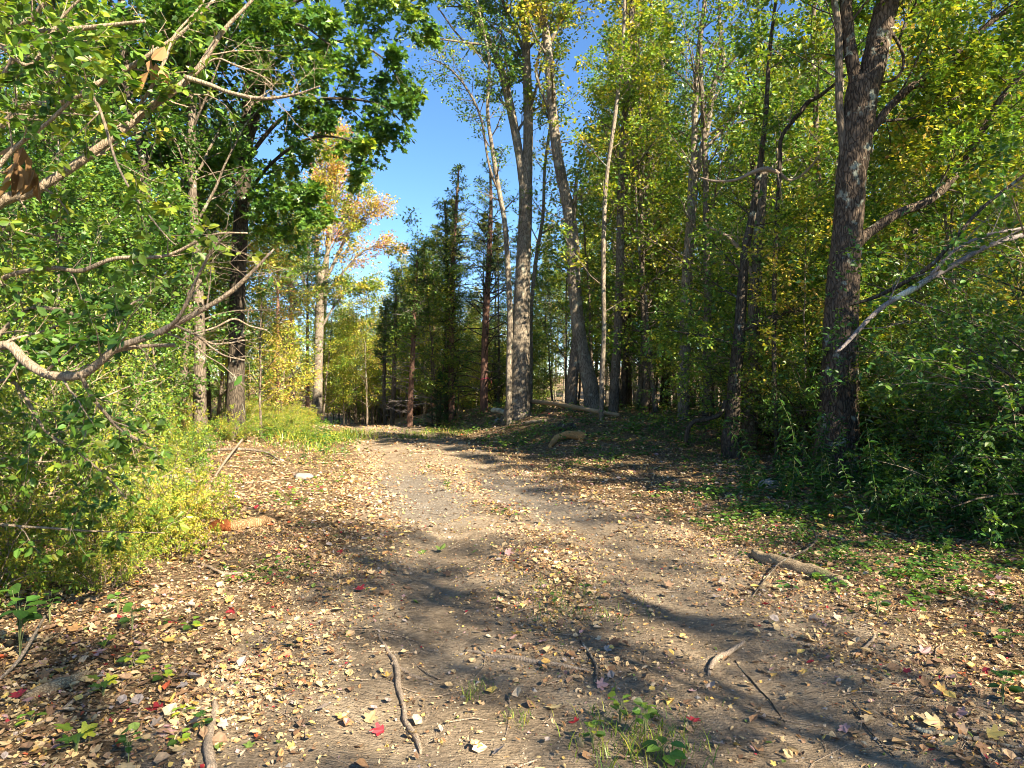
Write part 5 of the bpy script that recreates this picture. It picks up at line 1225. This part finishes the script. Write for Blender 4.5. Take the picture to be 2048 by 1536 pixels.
obj('ground_cover', b.mesh('ground_cover', M_LEAF), kind='stuff', tint=.31, label='low dark green herbs growing among the leaves right of the track', cat='ground cover')
b = Buf()
plants(3200, 3.0, 9, lambda x, y, d: leftgreen(x, y, d) + strip(x, y, d), .04, 6, .07)
plants(3000, 9, 26, lambda x, y, d: leftgreen(x, y, d) + strip(x, y, d), .055, 7, .13)
plants(2600, 18, 30, lambda x, y, d: sstep(1.3, 2.0, np.abs(d)) * (1 - sstep(3.5, 5, np.abs(d))), .07, 7, .22)
obj('ground_cover', b.mesh('ground_cover', M_LEAF), kind='stuff', tint=.40, label='low yellow green herbs along the track edges on the left', cat='ground cover')

# grass
def grass(spots, name, label, tint):
    b = Buf(); rng = np.random.default_rng(5)
    for (px_, py_, rx, n, L) in spots:
        g = ground_at(px_, py_)
        x = g[0] + rng.normal(0, rx, n); y = g[1] + rng.normal(0, rx, n); a = rng.random(n) * 6.28
        pos = np.stack([x, y, H(x, y)], -1); D = np.stack([np.cos(a) * .6, np.sin(a) * .6, .5 + rng.random(n)], -1)
        N = nrm(np.stack([-np.cos(a), -np.sin(a), .6 + 0 * a], -1)); S = L * (.5 + .8 * rng.random(n))
        Tg = (np.array([[-.03, 0, 0], [.03, 0, 0], [.022, .5, .02], [-.022, .5, .02], [0, 1, -.16]]), None)
        V = Tg[0]; X = nrm(np.cross(nrm(D), N)); Nn = np.cross(X, nrm(D)); D = nrm(D)
        P = pos[:, None] + S[:, None, None] * (V[None, :, 0:1] * X[:, None] + V[None, :, 1:2] * D[:, None] + V[None, :, 2:3] * Nn[:, None])
        o_ = (np.arange(n) * 5)[:, None]
        b.add(P.reshape(-1, 3), np.array([[0, 1, 2, 3]]) + o_, np.repeat(rng.random(n), 5), smooth=False)
        b.l.append((np.array([[3, 2, 4]]) + o_ + b.n - 5 * n).ravel()); b.c.append(np.full(n, 3)); b.m.append(np.zeros(n)); b.sm.append(np.full(n, False))
    obj(name, b.mesh(name, M_LEAF), kind='stuff', label=label, cat='grass', tint=tint)
grass([(1280, 1500, .16, 260, .085), (1300, 1470, .18, 140, .07), (1160, 1230, .2, 200, .07), (1110, 1180, .2, 200, .06), (950, 1390, .05, 70, .06), (1040, 1440, .05, 60, .06)], 'grass', 'grass blades in the middle strip and bottom centre patch', .46)
grass([(640 + i * 14, 885 - i * 3, .45, 200, .22) for i in range(7)] + [(830, 876, .4, 260, .2), (850, 868, .35, 200, .2), (620, 900, .5, 240, .22), (660, 880, .6, 300, .25), (900, 868, .5, 200, .2), (580, 880, .5, 200, .3)], 'grass', 'sunlit yellow green grass at the edges of the far track', .50)

# ------------------------------------------------------------------ single fallen leaves
def fallen(px_, py_, col, S, lab, tpl='mp', jit=.4, group=None):
    S *= .85
    g = ground_at(px_, py_); T, w = (T_MP, .95) if tpl == 'mp' else (T_CR, 1.3)
    me = leaf_mesh('fl' + tpl, FALLC[col], T, M_FALL, w, .55)
    a = lr.random() * 6.28; D = np.array([math.cos(a), math.sin(a), lr.normal(0, jit * .6)]); N = Z + lr.normal(0, jit, 3)
    leaf_obj(me, np.array([g[0], g[1], g[2] + .015 + S * .12]), D, N, S, None, name='fallen_leaf', label=lab, cat='leaf', group=group)
for a in [(768, 1470, 'red', .075, 'crimson leaf standing out on pale dirt at bottom centre'), (713, 1185, 'red', .10, 'dark crimson leaf beside the sunlit patch left of the track middle'), (190, 1508, 'scarlet', .06, 'scarlet leaf lying in the bottom left corner'),
          (737, 1148, 'scarlet', .085, 'orange red leaf at the edge of a sunlit streak'), (590, 1498, 'yellow', .055, 'bright yellow leaf near the bottom left of the track'), (685, 1438, 'orange', .06, 'orange leaf left of the long crooked root'),
          (1040, 1273, 'yellow', .085, 'yellow leaf in the middle strip above the buried branch'), (1157, 1452, 'red', .06, 'crimson leaf at the left rim of the bottom grass patch'), (1390, 1448, 'red', .075, 'deep red leaf right of the bottom grass patch'),
          (1365, 1322, 'scarlet', .075, 'scarlet curled leaf left of the pale bent stick'), (1572, 1400, 'scarlet', .06, 'red leaf on sunlit dirt at lower right'), (1610, 1347, 'orange', .055, 'small orange leaf alone on shaded dirt at lower right'),
          (1620, 1290, 'tan', .11, 'large tan maple leaf on the dirt above the lone orange leaf'), (430, 1220, 'scarlet', .08, 'orange red leaf in the litter left of the track'), (470, 1228, 'red', .075, 'crimson leaf right of the orange red one'),
          (330, 1288, 'orange', .09, 'golden leaf lying in the sun left of the track'), (325, 1427, 'red', .09, 'pink red leaf between bright seedlings at bottom left'), (1843, 1315, 'mauve', .085, 'pink mauve leaf in the right litter'),
          (1890, 1367, 'mauve', .085, 'mauve leaf near the right end of the dark branch'), (1975, 1480, 'yellow', .09, 'yellow maple leaf in the bottom right corner'), (775, 1362, 'orange', .06, 'small orange leaf at the left of the crooked root'),
          (1415, 1040, 'scarlet', .08, 'red leaf on the right of the gravel patch'), (1270, 1038, 'orange', .09, 'orange leaf on the right wheel track'), (1890, 1500, 'tan', .10, 'tan curled leaf above the watermark corner of the dirt'),
          (1880, 1455, 'pale', .10, 'pale maple leaf beside the long dark branch'), (215, 1425, 'scarlet', .08, 'rusty orange leaf beside the five leaved seedling'), (35, 1395, 'red', .08, 'dark red leaf at the left picture edge'),
          (1045, 1108, 'mauve', .10, 'lilac leaf across the middle of the track'), (1010, 1110, 'mauve', .10, 'pale lilac leaf left of the lilac one'), (1590, 1110, 'red', .09, 'crimson leaf lying on the brown log'),
          (1830, 1110, 'yellow', .10, 'yellow leaf among herbs right of the brown log'), (1770, 1145, 'grey', .12, 'grey lilac leaf right of the brown log'), (1935, 1165, 'orange', .09, 'orange leaf in the shaded litter far right'),
          (1655, 1140, 'orange', .08, 'orange leaf beside the right end of the brown log'), (1300, 1165, 'scarlet', .07, 'red leaf at the right rim of the track'), (1085, 1290, 'mauve', .07, 'mauve leaf above the buried branch'),
          (880, 1108, 'green', .14, 'torn green leaf lying flat across the left wheel track'), (850, 1108, 'green', .11, 'green leaf left of the torn green one'), (945, 1110, 'green', .08, 'small green leaf right of the torn green ones'),
          (250, 1303, 'mauve', .08, 'mauve leaf beneath the light green seedling'), (230, 1310, 'red', .07, 'crimson leaf left of the mauve leaf'), (165, 1290, 'mauve', .08, 'pale purple leaf left of the yellow green seedling')]:
    fallen(*a[:4], a[4].replace('above the watermark corner of the dirt', 'on dirt in the bottom right corner'))
NAMES = ['tan', 'pale', 'brown', 'orange', 'mauve', 'yellow', 'grey']
cnt = 0
while cnt < 250:
    px_ = lr.uniform(5, 2043); py_ = 1010 + 525 * lr.random() ** .7
    g = ground_at(px_, py_); d = g[0] - xc(g[1])
    if lr.random() > float(litter_d(np.array([g[0]]), np.array([g[1]]), np.array([d]))[0]) + .08: continue
    col = NAMES[int(lr.choice(7, p=[.34, .08, .32, .09, .08, .05, .04]))]
    tp = 'mp' if lr.random() < .4 else 'cr'
    reg = ('in the sunny litter at left' if px_ < 600 else 'on the left half of the track' if px_ < 1050 else 'on the right half of the track' if px_ < 1450 else 'in the right litter') + (' near the picture bottom' if py_ > 1330 else ' farther up')
    fallen(px_, py_, col, lr.uniform(.035, .072), ('%s %s leaf lying ' % (col, 'lobed maple' if tp == 'mp' else 'curled oval')) + reg, tp, group='loose fallen leaves on the ground')
    cnt += 1
byl = {}
for o in list(bpy.data.objects):
    if o.parent is None and 'label' in o and 'group' in o and o.location.y > 1: byl.setdefault(o['label'], []).append(o)
for lab, os_ in byl.items():
    n = len(os_)
    if not 2 <= n <= 4: continue
    os_.sort(key=lambda o: o.location.x / o.location.y)
    w = {2: ['left one', 'right one'], 3: ['left one', 'middle one', 'right one'], 4: ['leftmost', 'second', 'third', 'rightmost']}[n]
    for o, t in zip(os_, w):
        if len(lab.split()) + len(t.split()) + 1 <= 16: o['label'] = lab + ', the ' + t
tot = sum(len(m.loops) - 2 * len(m.polygons) for m in bpy.data.meshes)
print('unique triangles', tot, 'objects', len(bpy.data.objects))
